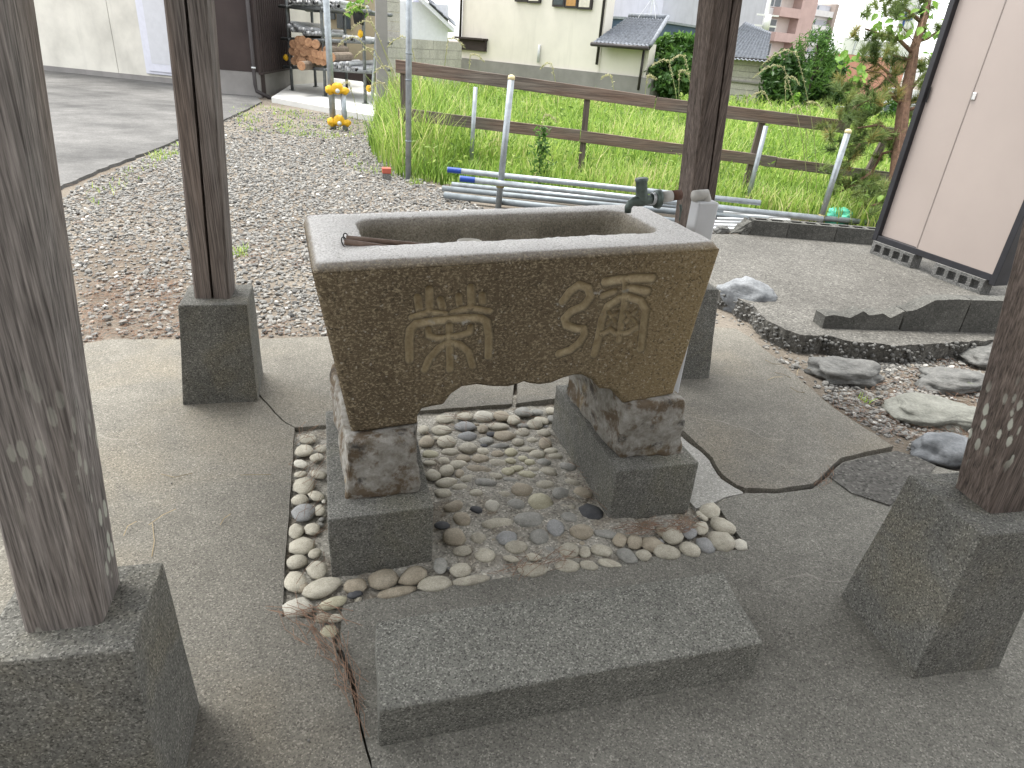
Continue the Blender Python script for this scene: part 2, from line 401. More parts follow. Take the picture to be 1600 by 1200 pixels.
M['pine'] = leafmat('pine needles', [(0., (.06, .10, .035)), (.5, (.14, .20, .06)), (.9, (.24, .29, .09)), (1., (.34, .28, .10))], .3)
M['stalk'] = leafmat('straw stalk', [(0., (.18, .22, .06)), (1., (.50, .46, .28))], .3)
M['bark'] = plain('reddish pine bark', (.15, .09, .06), .95, .45, 18., bumpd=.01)
M['bark_dark'] = plain('dark bark', (.045, .035, .028), .95, .4, 18., bumpd=.01)

# ================================================================== SETTING
GZ = -0.035                       # level of earth and gravel round the slab
v, f = box((-250, -150, GZ - .3), (300, 420, GZ)); solo('ground', v, f, M['earth'], kind='structure')

# ---- pavement slab, in cracked pieces
W2 = lambda pts: [G(u, v_)[:2] for u, v_ in pts]
pave = thing('pavement', None, None, (0, 0, 0), kind='structure')
def slab(poly, mat, z1=0., z0=-.08):
    v, f = prism(poly, z0, z1); return part('slab', v, f, mat, pave)
bedL_b, bedL_f = G(460, 668)[:2], G(440, 966)[:2]
crack1 = rough_line([G(440, 966), G(480, 968), G(514, 982), G(536, 1040), G(556, 1110), G(568, 1160), G(580, 1199)], .02, .006, 3)
crack1r = rough_line([G(537, 942), G(531, 992), G(548, 1045), G(562, 1105), G(572, 1158), G(581.5, 1199)], .02, .005, 5)
endp = np.array(G(590, 1290)[:2])
crackL = rough_line([G(331, 560), G(388, 598), G(428, 645), G(446, 660), G(460, 668)], .02, .006, 8)
lc = np.array([-1.66, 1.2])
left_poly = [np.array([-1.70, -3.2]), np.array([endp[0], -3.2]), endp] + crack1[::-1] + rough_line([bedL_f, bedL_b], .03, .003, 2)[1:] + \
            crackL[::-1][1:] + rough_line([G(331, 558), G(300, 531)], .02, .004, 4)[1:] + rough_line([G(290, 531), G(220, 530), G(165, 531), lc], .03, .016, 6)
slab(left_poly, M['slab'])
# back slab, behind the trough
off = lambda P, dx, dy: [p + np.array([dx, dy]) for p in P]
backl = off(crackL, .006, .004)
back_poly = backl + rough_line([G(462, 667), G(512, 663), G(655, 641), G(800, 630)], .02, .006, 9)[1:] + rough_line([G(803, 600), G(806, 590), G(812, 560), G(810, 505)], .02, .008, 11) + \
            rough_line([G(810, 505), G(700, 512), G(520, 524), G(420, 529), G(304, 531)], .03, .012, 10)[1:] 
slab(back_poly, M['slab'], -.002)
br = rough_line([G(806, 632), G(866, 624), G(1000, 640), G(1066, 672)], .02, .005, 12)
right_poly = br + rough_line([G(1066, 672), G(1095, 700), G(1112, 716), G(1128, 742), G(1150, 758), G(1165, 764)], .015, .006, 13)[1:] + \
             rough_line([G(1168, 763), G(1215, 764), G(1268, 757), G(1292, 736), G(1312, 716), G(1350, 707), G(1396, 698)], .02, .006, 14) + \
             rough_line([G(1396, 698), G(1345, 667), G(1300, 636), G(1250, 594), G(1205, 555), G(1172, 528), G(1150, 514), G(1125, 512)], .02, .008, 15)[1:] + \
             rough_line([G(1125, 512), G(1000, 505), G(815, 505)], .03, .01, 16)[1:] + off(rough_line([G(812, 505), G(814, 560), G(808, 590), G(806, 632)], .02, .008, 11), .004, 0)
slab(right_poly, M['slab'], 0.003)
# pale mortar wedge
wedge = rough_line([G(1060, 676), G(1092, 702), G(1109, 718), G(1126, 745), G(1148, 760), G(1162, 767)], .015, .005, 23) + \
        rough_line([G(1160, 769), G(1132, 775), G(1112, 785), G(1088, 792), G(1060, 760)], .015, .005, 24)
slab(wedge, M['patch'], -.006)
# front slab with the step, running on to the right
fr_top = rough_line([G(537, 942), G(600, 930), G(690, 916), G(800, 899), G(935, 878), G(1090, 861), G(1171, 856)], .02, .004, 17)
fr_right = rough_line([G(1171, 856), G(1145, 822), G(1120, 786)], .03, .002, 18)[1:] + rough_line([G(1120, 786), G(1140, 776), G(1166, 769), G(1215, 769), G(1270, 763), G(1296, 741), G(1316, 721), G(1352, 712), G(1400, 703)], .02, .005, 14)[1:] + \
           rough_line([G(1400, 703), G(1432, 712), G(1462, 728), G(1500, 735)], .02, .01, 20)[1:] + [np.array([2.1, -.28]), np.array([2.15, -3.2]), np.array([endp[0] + .004, -3.2]), endp + np.array([.004, 0])]
front_poly = fr_top + fr_right + crack1r[::-1]
slab(front_poly, M['slab_grey'], -.004)
# older broken piece to the right of the crack
ob = rough_line([G(1296, 745), G(1318, 724), G(1354, 714), G(1402, 705), G(1432, 714), G(1462, 728), G(1452, 745), G(1390, 790), G(1330, 770)], .015, .005, 28)
slab(ob, M['patch'] if False else M['platform'], .002, -.05)

# ---- pebble bed: mortar sheet and single pebbles
bed = thing('pebble_bed', None, None, (0, 0, 0), kind='structure')
xs = np.linspace(-.80, .78, 160); ys = np.linspace(-.72, .52, 130)
XX, YY = np.meshgrid(xs, ys)
ZZ = np.array([[-.012 + .010 * noise.fractal(Vector((x * 9, y * 9, 1.)), 1., 2., 4) for x in xs] for y in ys])
cen = np.exp(-(((XX - .02) / .34) ** 4 + ((YY + .15) / .42) ** 4))
ZZ = ZZ + .012 * cen - .008 * (1 - cen)
v, f = gridface(np.stack([XX, YY, ZZ], -1)); part('mortar', v, f, M['mortar'], bed, True)
P1 = """280,165,140,70,0,l 430,145,130,60,5,l 580,140,150,90,-5,w 720,140,130,80,0,o 815,168,100,80,0,l 890,110,130,80,-20,g 1000,110,90,50,-20,g 1100,100,80,60,0,l 1030,175,120,60,-20,l
980,205,130,80,-15,l 1105,160,60,50,0,g 110,245,80,80,0,l 250,250,150,75,0,l 435,220,155,75,5,b 570,240,80,70,0,o 695,222,160,60,5,l 890,215,90,40,0,g 450,300,150,80,5,b 640,280,80,40,10,d
745,295,170,85,5,o 885,270,110,80,0,l 1050,275,120,65,0,l 135,340,110,90,0,o 290,345,150,95,10,l 210,310,50,30,0,l 600,335,115,70,5,g 700,375,150,50,10,g 850,345,100,60,5,l 960,330,90,45,0,l
1060,355,105,90,0,o 460,390,150,85,5,l 580,370,60,30,0,d 160,440,120,70,0,y 320,420,140,60,0,l 575,415,110,55,-15,l 685,435,105,55,15,o 795,425,100,70,0,y 915,400,130,45,5,l 995,440,140,65,15,l
1110,410,110,50,10,l 1140,455,120,50,5,l 165,505,110,45,0,l 270,490,100,60,-30,l 420,470,120,60,-10,o 555,475,135,75,-5,o 685,510,140,80,0,l 790,490,90,50,0,y 885,470,80,50,0,y 940,500,90,50,0,y
1050,500,110,60,5,g 1240,535,135,65,-5,g 380,520,110,90,-40,l 290,565,115,90,-15,l 395,590,80,70,0,o 545,560,210,75,-5,o 765,575,100,70,0,y 840,550,110,50,5,y 970,555,100,40,0,l 920,595,145,60,0,y
1085,575,130,75,0,l 180,600,120,90,0,l 475,630,170,65,15,l 665,610,130,60,0,l 800,640,140,40,-5,g 285,660,175,75,10,l 395,695,135,60,5,l 590,660,180,70,0,g 880,715,170,105,10,o 1065,680,160,75,10,l
1275,655,130,50,-5,l 265,740,135,75,5,l 515,740,110,60,0,l 740,750,100,55,0,l 1185,745,150,110,-25,g 1355,740,150,90,-15,o 350,845,120,110,-30,o 645,840,110,95,0,w 835,830,140,90,0,g 1020,815,200,140,-10,y
1230,850,140,60,0,l 520,870,100,60,-10,d 1415,890,190,120,-20,d 410,940,130,110,20,o 250,990,120,60,0,d 690,975,240,85,10,l 935,950,230,130,10,g 1120,910,60,40,0,d 1140,1010,140,130,0,b
1250,930,150,75,-15,g 1350,1040,180,120,10,o 1540,1060,90,130,60,g"""
P2 = """350,480,170,140,0,o 535,490,120,90,10,l 760,490,170,110,30,b 1015,480,150,120,0,g 835,560,170,100,5,l 410,590,140,80,5,l 590,625,150,115,10,l 1250,590,150,120,0,l 1370,600,90,90,0,l 1500,590,170,90,0,l
790,650,120,50,-5,l 970,640,120,60,0,l 1090,580,100,50,0,g 960,740,240,105,5,l 1230,710,200,90,10,l 1400,705,150,70,0,l 1545,690,140,50,0,l 400,740,170,110,10,l 240,700,110,130,0,g 480,820,290,75,10,l 195,850,255,120,5,l"""
P3 = """235,200,120,75,0,l 210,285,125,85,0,l 330,270,70,60,10,l 300,335,95,65,5,l 185,380,80,85,20,w 180,455,90,45,0,l 310,455,90,110,30,l 205,540,150,120,0,l 175,640,120,80,0,l 295,610,90,100,20,l
205,730,165,125,0,b 320,715,80,100,0,l 350,650,30,40,0,w 150,865,110,110,0,l 265,850,110,90,10,l"""
P4 = """1000,430,270,185,10,o 1285,395,280,150,30,o 1530,310,120,150,0,g 1115,550,350,90,8,o 740,490,200,140,0,o 735,570,140,70,5,d 430,510,350,170,15,l 385,340,180,170,0,l 180,450,200,180,0,l 240,500,120,90,20,o
200,265,190,130,-10,l 365,190,140,80,40,l 240,125,240,150,5,l 200,690,260,180,-10,w 535,650,270,110,10,y 555,790,130,80,0,l 490,915,150,120,20,y 440,790,140,90,0,o"""
P5 = """380,445,120,150,0,o 510,465,130,170,0,o 740,375,100,90,20,o 835,410,190,150,0,l 985,390,120,100,-10,b 1085,345,120,150,0,l 660,490,200,130,10,o 780,550,240,130,8,l 990,530,180,120,-10,l
1120,495,190,110,-30,b 1250,460,230,170,0,l 1270,330,230,120,-10,l 445,585,200,110,-25,g 585,580,140,100,0,l 1160,200,170,140,-10,l 1090,240,140,50,-25,l 1420,490,120,90,0,w 290,645,200,60,0,l"""
peb_n = 0
for txt, bx, by, sc in ((P1, 640, 620, .2), (P2, 640, 740, .2), (P3, 430, 640, .2166), (P4, 430, 830, .16875), (P5, 900, 760, .18125)):
    for it in txt.split():
        cx, cy, w, h, an, cc = it.split(','); cx, cy, w, h, an = map(float, (cx, cy, w, h, an))
        u, vv = bx + cx * sc, by + cy * sc; w *= sc * 1.06; h *= sc * 1.06
        c = G(u, vv, .004); d = DEP(c); mpp = d / FPX
        el = math.atan2(CAM[2] - c[2], math.hypot(c[0] - CAM[0], c[1] - CAM[1]))
        ax = w / 2 * mpp; hh = h / 2 * mpp; th = min(.40 * min(ax, hh * 1.5), .022)
        by_ = math.sqrt(max((hh ** 2 - (th * math.cos(el)) ** 2), (.35 * hh) ** 2)) / math.sin(el)
        by_ = min(by_, 1.5 * ax) if w > h * .7 else by_
        vw = math.atan2(c[1] - CAM[1], c[0] - CAM[0]) - math.pi / 2
        rz = vw + R(an) / max(math.sin(el), .5)
        peb_n += 1
        vtx, fc = rock(np.array([c[0], c[1], -.003]), (ax, by_, th), peb_n * 1.37, 2, .21, 1.4, rz)
        part('pebble', vtx, fc, PEB[cc], bed, True)
# small filler pebbles between the big ones
spots = []
for i in range(900):
    x, y = rng.uniform(-.72, .62), rng.uniform(-.66, .42); u, vv = PX((x, y, 0))
    if inpoly(np.array([u, vv]), [(462, 672), (445, 960), (520, 960), (545, 935), (1165, 850), (1120, 795), (960, 840), (866, 640), (690, 640), (690, 880), (515, 905), (508, 670)]): spots.append((x, y))
for i, (x, y) in enumerate(spots[:80]):
    s = rng.uniform(.006, .012); vtx, fc = rock((x, y, -.012), (s * 1.2, s, s * .8), 900 + i, 1, .2, 1.5, rng.uniform(0, 6))
    part('pebble', vtx, fc, PEB['lgogb'[i % 5]], bed, True)
# ================================================================== PAVILION (posts, plinths, roof)
pav = thing('water_pavilion', 'open pavilion of weathered posts on tapered concrete plinths around the stone trough', 'pavilion', (0, -.1, 0))
HP = .427
def plinth(bx0, bx1, by0, by1, tx0, tx1, ty0, ty1, yaw, seed):
    c = np.array([tx0, ty0]); cs, sn = math.cos(yaw), math.sin(yaw)
    rot = lambda x, y, z: a3(c[0] + cs * (x - c[0]) - sn * (y - c[1]), c[1] + sn * (x - c[0]) + cs * (y - c[1]), z)
    q = hexa([rot(bx0, by0, -.03), rot(bx1, by0, -.03), rot(bx1, by1, -.03), rot(bx0, by1, -.03)], [rot(tx0, ty0, HP), rot(tx1, ty0, HP), rot(tx1, ty1, HP), rot(tx0, ty1, HP)])
    v, f = bevel(q, .006, 2, 3, .004, seed, 9.); part('plinth', v, f, M['plinth'], pav)
plinth(-1.188, -.908, -1.097, -.817, -1.147, -.916, -1.04, -.836, -.05, 1)
plinth(-1.162, -.880, .563, .837, -1.105, -.875, .524, .746, -.012, 2)
plinth(.868, 1.149, .537, .823, .905, 1.136, .601, .826, 0, 3)
plinth(.797, 1.072, -1.101, -.812, .848, 1.074, -1.062, -.821, -.057, 4)
ROOFZ = 2.20
def post(c, w, d, yaw, lean, mat, groove, seed, label=None):
    """c: centre of foot; cross-section with chamfers and (for two of them) a deep drying crack in the front face"""
    hw, hd, ch = w / 2, d / 2, .007
    sec = [(-hw + ch, -hd)]
    if groove is not None:
        g = groove * hw; sec += [(g - .0045, -hd), (g - .002, -hd + .035), (g + .002, -hd + .035), (g + .0045, -hd)]
    sec += [(hw - ch, -hd), (hw, -hd + ch), (hw, hd - ch), (hw - ch, hd), (-hw + ch, hd), (-hw, hd - ch), (-hw, -hd + ch)]
    sec = np.array(sec); cs, sn = math.cos(yaw), math.sin(yaw); n = len(sec); zs = np.linspace(HP - .02, ROOFZ, 24); vs, fs = [], []
    for i, z in enumerate(zs):
        t = (z - HP); wob = .0015 * math.sin(z * 5 + seed)
        for x, y in sec:
            vs.append((c[0] + cs * x - sn * y + lean[0] * t + wob, c[1] + sn * x + cs * y + lean[1] * t, z))
    for i in range(len(zs) - 1):
        for k in range(n): a_, b_ = i * n + k, i * n + (k + 1) % n; fs.append((a_, b_, b_ + n, a_ + n))
    fs.append(tuple(range(n))[::-1]); fs.append(tuple(range((len(zs) - 1) * n, len(zs) * n)))
    o = part('post', vs, fs, mat, pav, label=label)
    # a mortise of darkness round the foot: the socket is a shallow recess cut by a thin dark rim
    return o
def lean_for(base, obs, dirn):
    """lean (m per m, along dirn) that carries the edge through base (3-D, z=HP) to the observed pixel"""
    best = None
    for t in np.linspace(-.05, .30, 351):
        L = np.array([dirn[0], dirn[1]]) * t
        lo, hi = HP, 4.
        q = None
        for _ in range(40):
            m = (lo + hi) / 2; P = a3(base[0] + L[0] * (m - HP), base[1] + L[1] * (m - HP), m)
            if DEP(P) < .15: hi = m; continue
            q = PX(P)
            if q[1] > obs[1]: lo = m
            else: hi = m
        if q is None: continue
        e = abs(q[0] - obs[0])
        if best is None or e < best[0]: best = (e, t)
    return np.array([dirn[0], dirn[1]]) * best[1]
la = lean_for(G(160, 976, HP), (48, 320), (.9, .45)); lb = lean_for(G(307, 466, HP), (258, 2), (.85, -.5))
ld = lean_for(G(1488, 758, HP), (1598, 325), (-.9, .45))
post((-1.031, -.934), .118, .106, -.04, la, M['wood_grey'], None, 1, 'weathered silver-grey post with pale lichen spots near its foot')
post((-.994, .642), .124, .110, -.10, lb, M['wood_grey_plain'], .03, 2, 'grey post split by a long dark crack')
cC = a3(1.02, .715, HP); lc_ = lean_for(a3(1.02, .66, HP), (1138, 2), (-.85, -.5))
post((1.02, .715), .124, .112, .10, lc_, M['wood_brown_plain'], .25, 3, 'dark brown post behind the tap with a long crack')
post((.998, -.945), .118, .112, -.03, ld, M['wood_brown'], None, 4, 'brown post with pale lichen on its foot')
# roof over the posts, out of the picture: it keeps the daylight off the trough
tops = [np.array(c) + np.array(L) * (ROOFZ - HP) for c, L in (((-1.031, -.934), la), ((-.994, .642), lb), ((1.02, .715), lc_), ((.998, -.945), ld))]
xm0, xm1 = min(t[0] for t in tops), max(t[0] for t in tops); ym0, ym1 = min(t[1] for t in tops), max(t[1] for t in tops)
for y in (ym0, ym1):
    v, f = box((xm0 - .35, y - .05, ROOFZ), (xm1 + .35, y + .05, ROOFZ + .15)); part('beam', v, f, M['wood_brown'], pav)
for x in (xm0, xm1):
    v, f = box((x - .045, ym0 - .05, ROOFZ + .152), (x + .045, ym1 + .05, ROOFZ + .26)); part('beam', v, f, M['wood_brown'], pav)
cx, cy = (xm0 + xm1) / 2, (ym0 + ym1) / 2; EX, EY = 1.55, 1.50; zr, ze = ROOFZ + .85, ROOFZ + .20
for s in (-1, 1):
    v, f = hexa([(cx - EX, cy, zr), (cx - EX, cy + s * EY, ze), (cx + EX, cy + s * EY, ze), (cx + EX, cy, zr)][::s],
                [(cx - EX, cy, zr + .06), (cx - EX, cy + s * EY, ze + .06), (cx + EX, cy + s * EY, ze + .06), (cx + EX, cy, zr + .06)][::s])
    part('roof', v, f, M['wood_brown'], pav)

# unseen dark hall shape, added behind the camera to shade the front faces
hall = thing('unseen_shade_hall', 'unseen dark timber mass added behind the camera to shade the trough', 'added light blocker', (0, -6.5, GZ))
for k in range(16): part('board', *box((-6.4 + k * .8, -6.5, GZ + .4), (-5.62 + k * .8, -6.4, 3.0)), M['wood_brown'], hall)
part('floor', *box((-6.4, -6.38, GZ), (6.4, -5.2, GZ + .5)), M['wood_brown'], hall)
part('wall', *box((-6.4, -10, GZ), (6.4, -6.51, 3.6)), M['wood_brown'], hall)
part('roof', *hexa([(-7.5, -11, 6.2), (-7.5, -4.4, 3.5), (7.5, -4.4, 3.5), (7.5, -11, 6.2)][::-1], [(-7.5, -11, 6.4), (-7.5, -4.4, 3.7), (7.5, -4.4, 3.7), (7.5, -11, 6.4)][::-1]), M['wood_brown'], hall)

# ================================================================== STEP, BASE BLOCKS, PIERS
st = lambda u, v_, z: G(u, v_, z)
SZ = .118
q = hexa([G(593, 1163), G(1177, 1056), G(1150, 935), G(588, 1010)], [G(592, 1111, SZ), G(1193, 1003, SZ), G(1129, 892, SZ), G(586, 970, SZ)])
q[0][2, :2] = q[0][6, :2] + (q[0][1, :2] - q[0][5, :2]); q[0][3, :2] = q[0][7, :2] + (q[0][0, :2] - q[0][4, :2]); q[0][:4, 2] = -.02
v, f = bevel(q, .007, 3, 4, .004, 11, 8.)
solo('step_block', v, f, M['step'], 'low speckled granite step block lying before the trough', 'step')
LZ = .185
def base_block(FL, FR, BL, zb, label, seed):
    FL, FR, BL = FL[:2], FR[:2], BL[:2]; BR = FR + BL - FL
    q = hexa([(*FL, zb), (*FR, zb), (*BR, zb), (*BL, zb)], [(*FL, LZ), (*FR, LZ), (*BR, LZ), (*BL, LZ)])
    v, f = bevel(q, .005, 2, 3, .003, seed, 8.)
    return solo('base_block', v, f, M['block'], label, 'concrete block', 'concrete blocks carrying the trough')
base_block(G(512, 812.5, LZ), G(677, 791.5, LZ), G(508.5, 642, LZ), -.03, 'grey concrete base block beside the narrow strip of pebbles', 21)
base_block(G(964.7, 736, LZ), G(1093, 723, LZ), G(869, 602, LZ), -.02, 'grey concrete base block beside the pale mortar wedge', 22)
# needles lie in the joint under the right block (below)

# ================================================================== TROUGH
PL = np.array([-.603, -.356]); PR = np.array([.494, -.290])
TX = (PR - PL) / np.linalg.norm(PR - PL); TY = np.array([-TX[1], TX[0]])
def TF(u, v_):            # pixel on the front plane -> (s along, z)
    P = V(u, v_, PL, PR); return np.array([(P[:2] - PL) @ TX, P[2]])
def T3(s, t, z): return np.array([PL[0] + TX[0] * s + TY[0] * t, PL[1] + TX[1] * s + TY[1] * t, z])
rimL, rimR = TF(493.5, 412.5), TF(1121, 378)
rz_at = lambda s: rimL[1] + (rimR[1] - rimL[1]) * (s - rimL[0]) / (rimR[0] - rimL[0])
BK = G(497, 333, rimL[1]); TD = (BK[:2] - PL) @ TY            # depth of the trough
cham = .016
fTL, fTR = TF(488, 428), TF(1126, 390)
bot_px = [(549.7, 677), (600, 671), (652.5, 664), (655, 650), (663, 640), (679, 636), (696, 633), (709, 617), (727, 605), (749, 602), (775, 605), (797, 605), (812, 601), (821, 597.5), (830, 600.5), (845, 602), (862.5, 599.7), (880, 592), (897.5, 587), (910, 587.5), (926, 595), (937, 608.5), (954, 610), (965, 616), (972, 628), (975, 632), (1014, 625), (1053, 617)]
bot = np.array([TF(*p_) for p_ in bot_px])
fBL, fBR = bot[0], bot[-1]
# strokes of the two seal-script characters, cut into the front
def ZP(x, y): return TF(620 + .275 * x, 410 + .275 * y)
strokes = [([(185,155),(188,275)],17), ([(118,200),(128,265)],16), ([(248,215),(262,258)],16), ([(85,315),(140,297),(185,287),(235,289),(280,296)],13),
 ([(422,145),(425,252)],17), ([(352,195),(358,238)],15), ([(487,190),(490,226)],16), ([(318,288),(375,270),(425,261),(480,270),(530,279)],13),
 ([(73,555),(70,450),(78,385),(110,352),(180,340),(250,331),(400,316),(480,319),(512,340),(524,420),(522,535)],17),
 ([(180,385),(185,418),(230,435),(300,430),(370,415),(415,400),(420,370)],14), ([(300,365),(302,450),(303,610)],16), ([(158,612),(185,550),(240,490),(300,458),(360,470),(410,512),(432,592)],15),
 ([(945,225),(985,170),(1040,130),(1090,148),(1103,195),(1065,248),(990,282),(955,320),(965,358),(1020,378),(1062,378),(1068,412),(1038,460),(985,500),(922,520)],17),
 ([(1188,112),(1270,99),(1350,92),(1452,90)],19), ([(1172,192),(1240,166)],14), ([(1335,148),(1425,165)],17), ([(1305,100),(1303,200),(1285,300),(1265,445)],15),
 ([(1125,525),(1150,430),(1168,320),(1200,250),(1270,207),(1330,200),(1390,222),(1415,270),(1405,350),(1388,492)],16),
 ([(1200,350),(1255,285)],9), ([(1210,290),(1250,350)],9), ([(1305,340),(1360,275)],9), ([(1310,290),(1365,350)],9), ([(1175,412),(1215,382),(1265,420)],11), ([(1270,412),(1320,400),(1370,362)],11)]
NU, NV = 470, 200
uu = np.linspace(0, 1, NU)
# bottom curve as a function of u (u measured between the two foot corners)
bu = (bot[:, 0] - fBL[0]) / (fBR[0] - fBL[0]); bu = np.maximum.accumulate(bu + np.arange(len(bu)) * 1e-6)
bz = np.interp(uu, bu, bot[:, 1])
def xz(u, vv):            # u,v grids -> s,z
    zt = fTL[1] + (fTR[1] - fTL[1]) * u; zb = bz[None, :] * np.ones_like(u)
    z = zb + (zt - zb) * vv
    k = np.clip((z - (fBL[1] + (fBR[1] - fBL[1]) * u)) / (zt - (fBL[1] + (fBR[1] - fBL[1]) * u)), 0, 1)
    s = (fBL[0] + (fBR[0] - fBL[0]) * u) * (1 - k) + (fTL[0] + (fTR[0] - fTL[0]) * u) * k
    return s, z
UU, VV = np.meshgrid(uu, np.linspace(0, 1, NV))
SS, ZZ = xz(UU, VV)
cutm = np.zeros_like(SS); depth = np.zeros_like(SS); near = np.zeros_like(SS)
for pts, wd in strokes:
    P = np.array([ZP(*p_) for p_ in pts]); ww = wd * .275 * (DEP(T3(P[0, 0], 0, P[0, 1])) / FPX) * 1.62
    dm = np.full(SS.shape, 9.)
    for a_, b_ in zip(P[:-1], P[1:]):
        ab = b_ - a_; t = np.clip(((SS - a_[0]) * ab[0] + (ZZ - a_[1]) * ab[1]) / (ab @ ab), 0, 1)
        dm = np.minimum(dm, np.hypot(SS - a_[0] - t * ab[0], ZZ - a_[1] - t * ab[1]))
    x = np.clip(dm / ww, 0, 1.3)
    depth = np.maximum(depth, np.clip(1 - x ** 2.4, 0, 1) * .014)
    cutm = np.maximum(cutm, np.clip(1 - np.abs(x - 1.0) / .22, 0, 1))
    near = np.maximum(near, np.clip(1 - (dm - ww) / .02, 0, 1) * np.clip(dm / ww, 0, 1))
tn = np.array([[noise.fractal(Vector((s * 7, z * 7, 3.)), 1., 2., 3) for s in SS[0, ::5]] for z in np.linspace(.3, .95, 60)])
yb = .0025 * np.array([np.interp(np.arange(NU), np.arange(0, NU, 5), tn[min(59, max(0, int((z - .3) / .65 * 59)))]) for z in ZZ.mean(1)])
edge = np.clip(1 - UU / .012, 0, 1) ** 2 + np.clip(1 - (1 - UU) / .012, 0, 1) ** 2 + np.clip(1 - VV / .03, 0, 1) ** 2
T_ = depth + yb + .008 * np.clip(edge, 0, 1)
front = np.stack([PL[0] + TX[0] * SS + TY[0] * T_, PL[1] + TX[1] * SS + TY[1] * T_, ZZ], -1)
Vs, Fs, gro, nea, rimA, insA = [], [], [], [], [], []
cnt = 0
def addg(P, flip=False, g=None, nr=None, rim=0., ins=0.):
    global cnt
    v, f = gridface(P); f = f[:, ::-1] if flip else f
    Vs.append(v); Fs.append(f + cnt); cnt += len(v); n = len(v)
    gro.append(np.zeros(n) if g is None else g.ravel()); nea.append(np.zeros(n) if nr is None else nr.ravel())
    rimA.append(np.full(n, rim) if np.isscalar(rim) else np.asarray(rim).ravel()); insA.append(np.full(n, ins) if np.isscalar(ins) else np.asarray(ins).ravel())
addg(front, False, depth / .014, near); cutA = cutm.ravel()
# underside, following the cusped arch to the back
tt = np.linspace(0, 1, 24)[:, None]; be = front[0][None]; back0 = be + np.array([TY[0], TY[1], 0]) * (TD * .93)
addg(be + (back0 - be) * tt[:, :, None], True)
# left and right ends, back
for side in (0, -1):
    e = front[:, side]; b_ = e + np.array([TY[0], TY[1], 0]) * (TD * (.93 + .05 * np.linspace(0, 1, NV)))[:, None]
    w_ = np.stack([noise.fractal(Vector((float(p[2]) * 8, side, 5.)), 1., 2., 3) for p in e]) if False else 0
    g_ = e[None] + (b_ - e)[None] * np.linspace(0, 1, 24)[:, None, None]
    addg(g_, side == -1)
bk = front[:: 10].copy(); bk = bk + np.array([TY[0], TY[1], 0]) * (TD * (.93 + .05 * np.linspace(0, 1, len(bk))))[:, None, None]
addg(bk, True)
# rim, chamfer and basin as lofted rounded rectangles
def rrect(s0, s1, t0, t1, r, zoff, n=26, jit=0., seed=0):
    pts = []
    per = [((s0 + r, t0), (s1 - r, t0)), ((s1 - r, t0 + r), -math.pi / 2), ((s1, t0 + r), (s1, t1 - r)), ((s1 - r, t1 - r), 0.), ((s1 - r, t1), (s0 + r, t1)), ((s0 + r, t1 - r), math.pi / 2), ((s0, t1 - r), (s0, t0 + r)), ((s0 + r, t0 + r), math.pi)]
    for i, e in enumerate(per):
        if i % 2 == 0:
            m = n * 3 if i in (0, 4) else n
            for k in range(m): w = k / m; pts.append((e[0][0] + (e[1][0] - e[0][0]) * w, e[0][1] + (e[1][1] - e[0][1]) * w))
        else:
            for k in range(10): a_ = e[1] + math.pi / 2 * k / 10; pts.append((e[0][0] + r * math.cos(a_), e[0][1] + r * math.sin(a_)))
    out = []
    for s, t in pts:
        j = jit * noise.fractal(Vector((s * 30 + seed, t * 30, zoff * 40)), 1., 2., 3)
        out.append(T3(s + j, t + j, rz_at(s) + zoff + j * .5))
    return np.array(out)
s0o, s1o = rimL[0], rimR[0]
i0 = (G(557, 350, rz_at(.1))[:2] - PL) @ TX; i1 = (G(1030, 360, rz_at(.95))[:2] - PL) @ TX
it0 = (G(800, 375, rz_at(.45))[:2] - PL) @ TY; it1 = (G(760, 337, rz_at(.4))[:2] - PL) @ TY
zc = fTL[1] - rimL[1]
rl = [rrect(fTL[0] + .001, fTR[0] - .001, .001, TD * .98, .012, zc + .001),
      rrect(s0o, s1o, .010, TD - .02, .018, -.004, jit=.003, seed=1), rrect(s0o + .006, s1o - .008, .016, TD - .026, .018, 0., jit=.002, seed=2),
      rrect(i0 - .005, i1 + .005, it0 - .005, it1 + .005, .06, 0., jit=.004, seed=3), rrect(i0, i1, it0, it1, .06, -.006, jit=.004, seed=4),
      rrect(i0 + .012, i1 - .012, it0 + .012, it1 - .012, .06, -.05, jit=.003, seed=5), rrect(i0 + .03, i1 - .03, it0 + .03, it1 - .03, .06, -.16, jit=.003, seed=6),
      rrect(i0 + .06, i1 - .06, it0 + .06, it1 - .06, .05, -.19), rrect((i0 + i1) / 2 - .05, (i0 + i1) / 2 + .05, (it0 + it1) / 2 - .03, (it0 + it1) / 2 + .03, .02, -.192)]
rl = np.array([np.concatenate([L, L[:1]]) for L in rl])
NL = rl.shape[1]; rimv = np.array([0, .35, 1, 1, .55, 0, 0, 0, 0])[:, None] * np.ones(NL); insv = np.array([0, 0, 0, 0, .5, 1, 1, 1, 1])[:, None] * np.ones(NL)
# extra rings between so the flat rim can carry a little unevenness
addg(rl, False, rim=rimv, ins=insv)
v = np.concatenate(Vs); f = np.concatenate(Fs)
solo('stone_trough', v, f, M['trough'], 'brown granite water trough carved with two old seal-script characters', 'water trough', smooth=True,
     attr={'groove': np.concatenate(gro), 'near': np.concatenate(nea), 'rim': np.concatenate(rimA), 'inside': np.concatenate(insA), 'cut': np.r_[cutA * (np.concatenate(gro)[:len(cutA)] < .9), np.zeros(cnt - len(cutA))]})
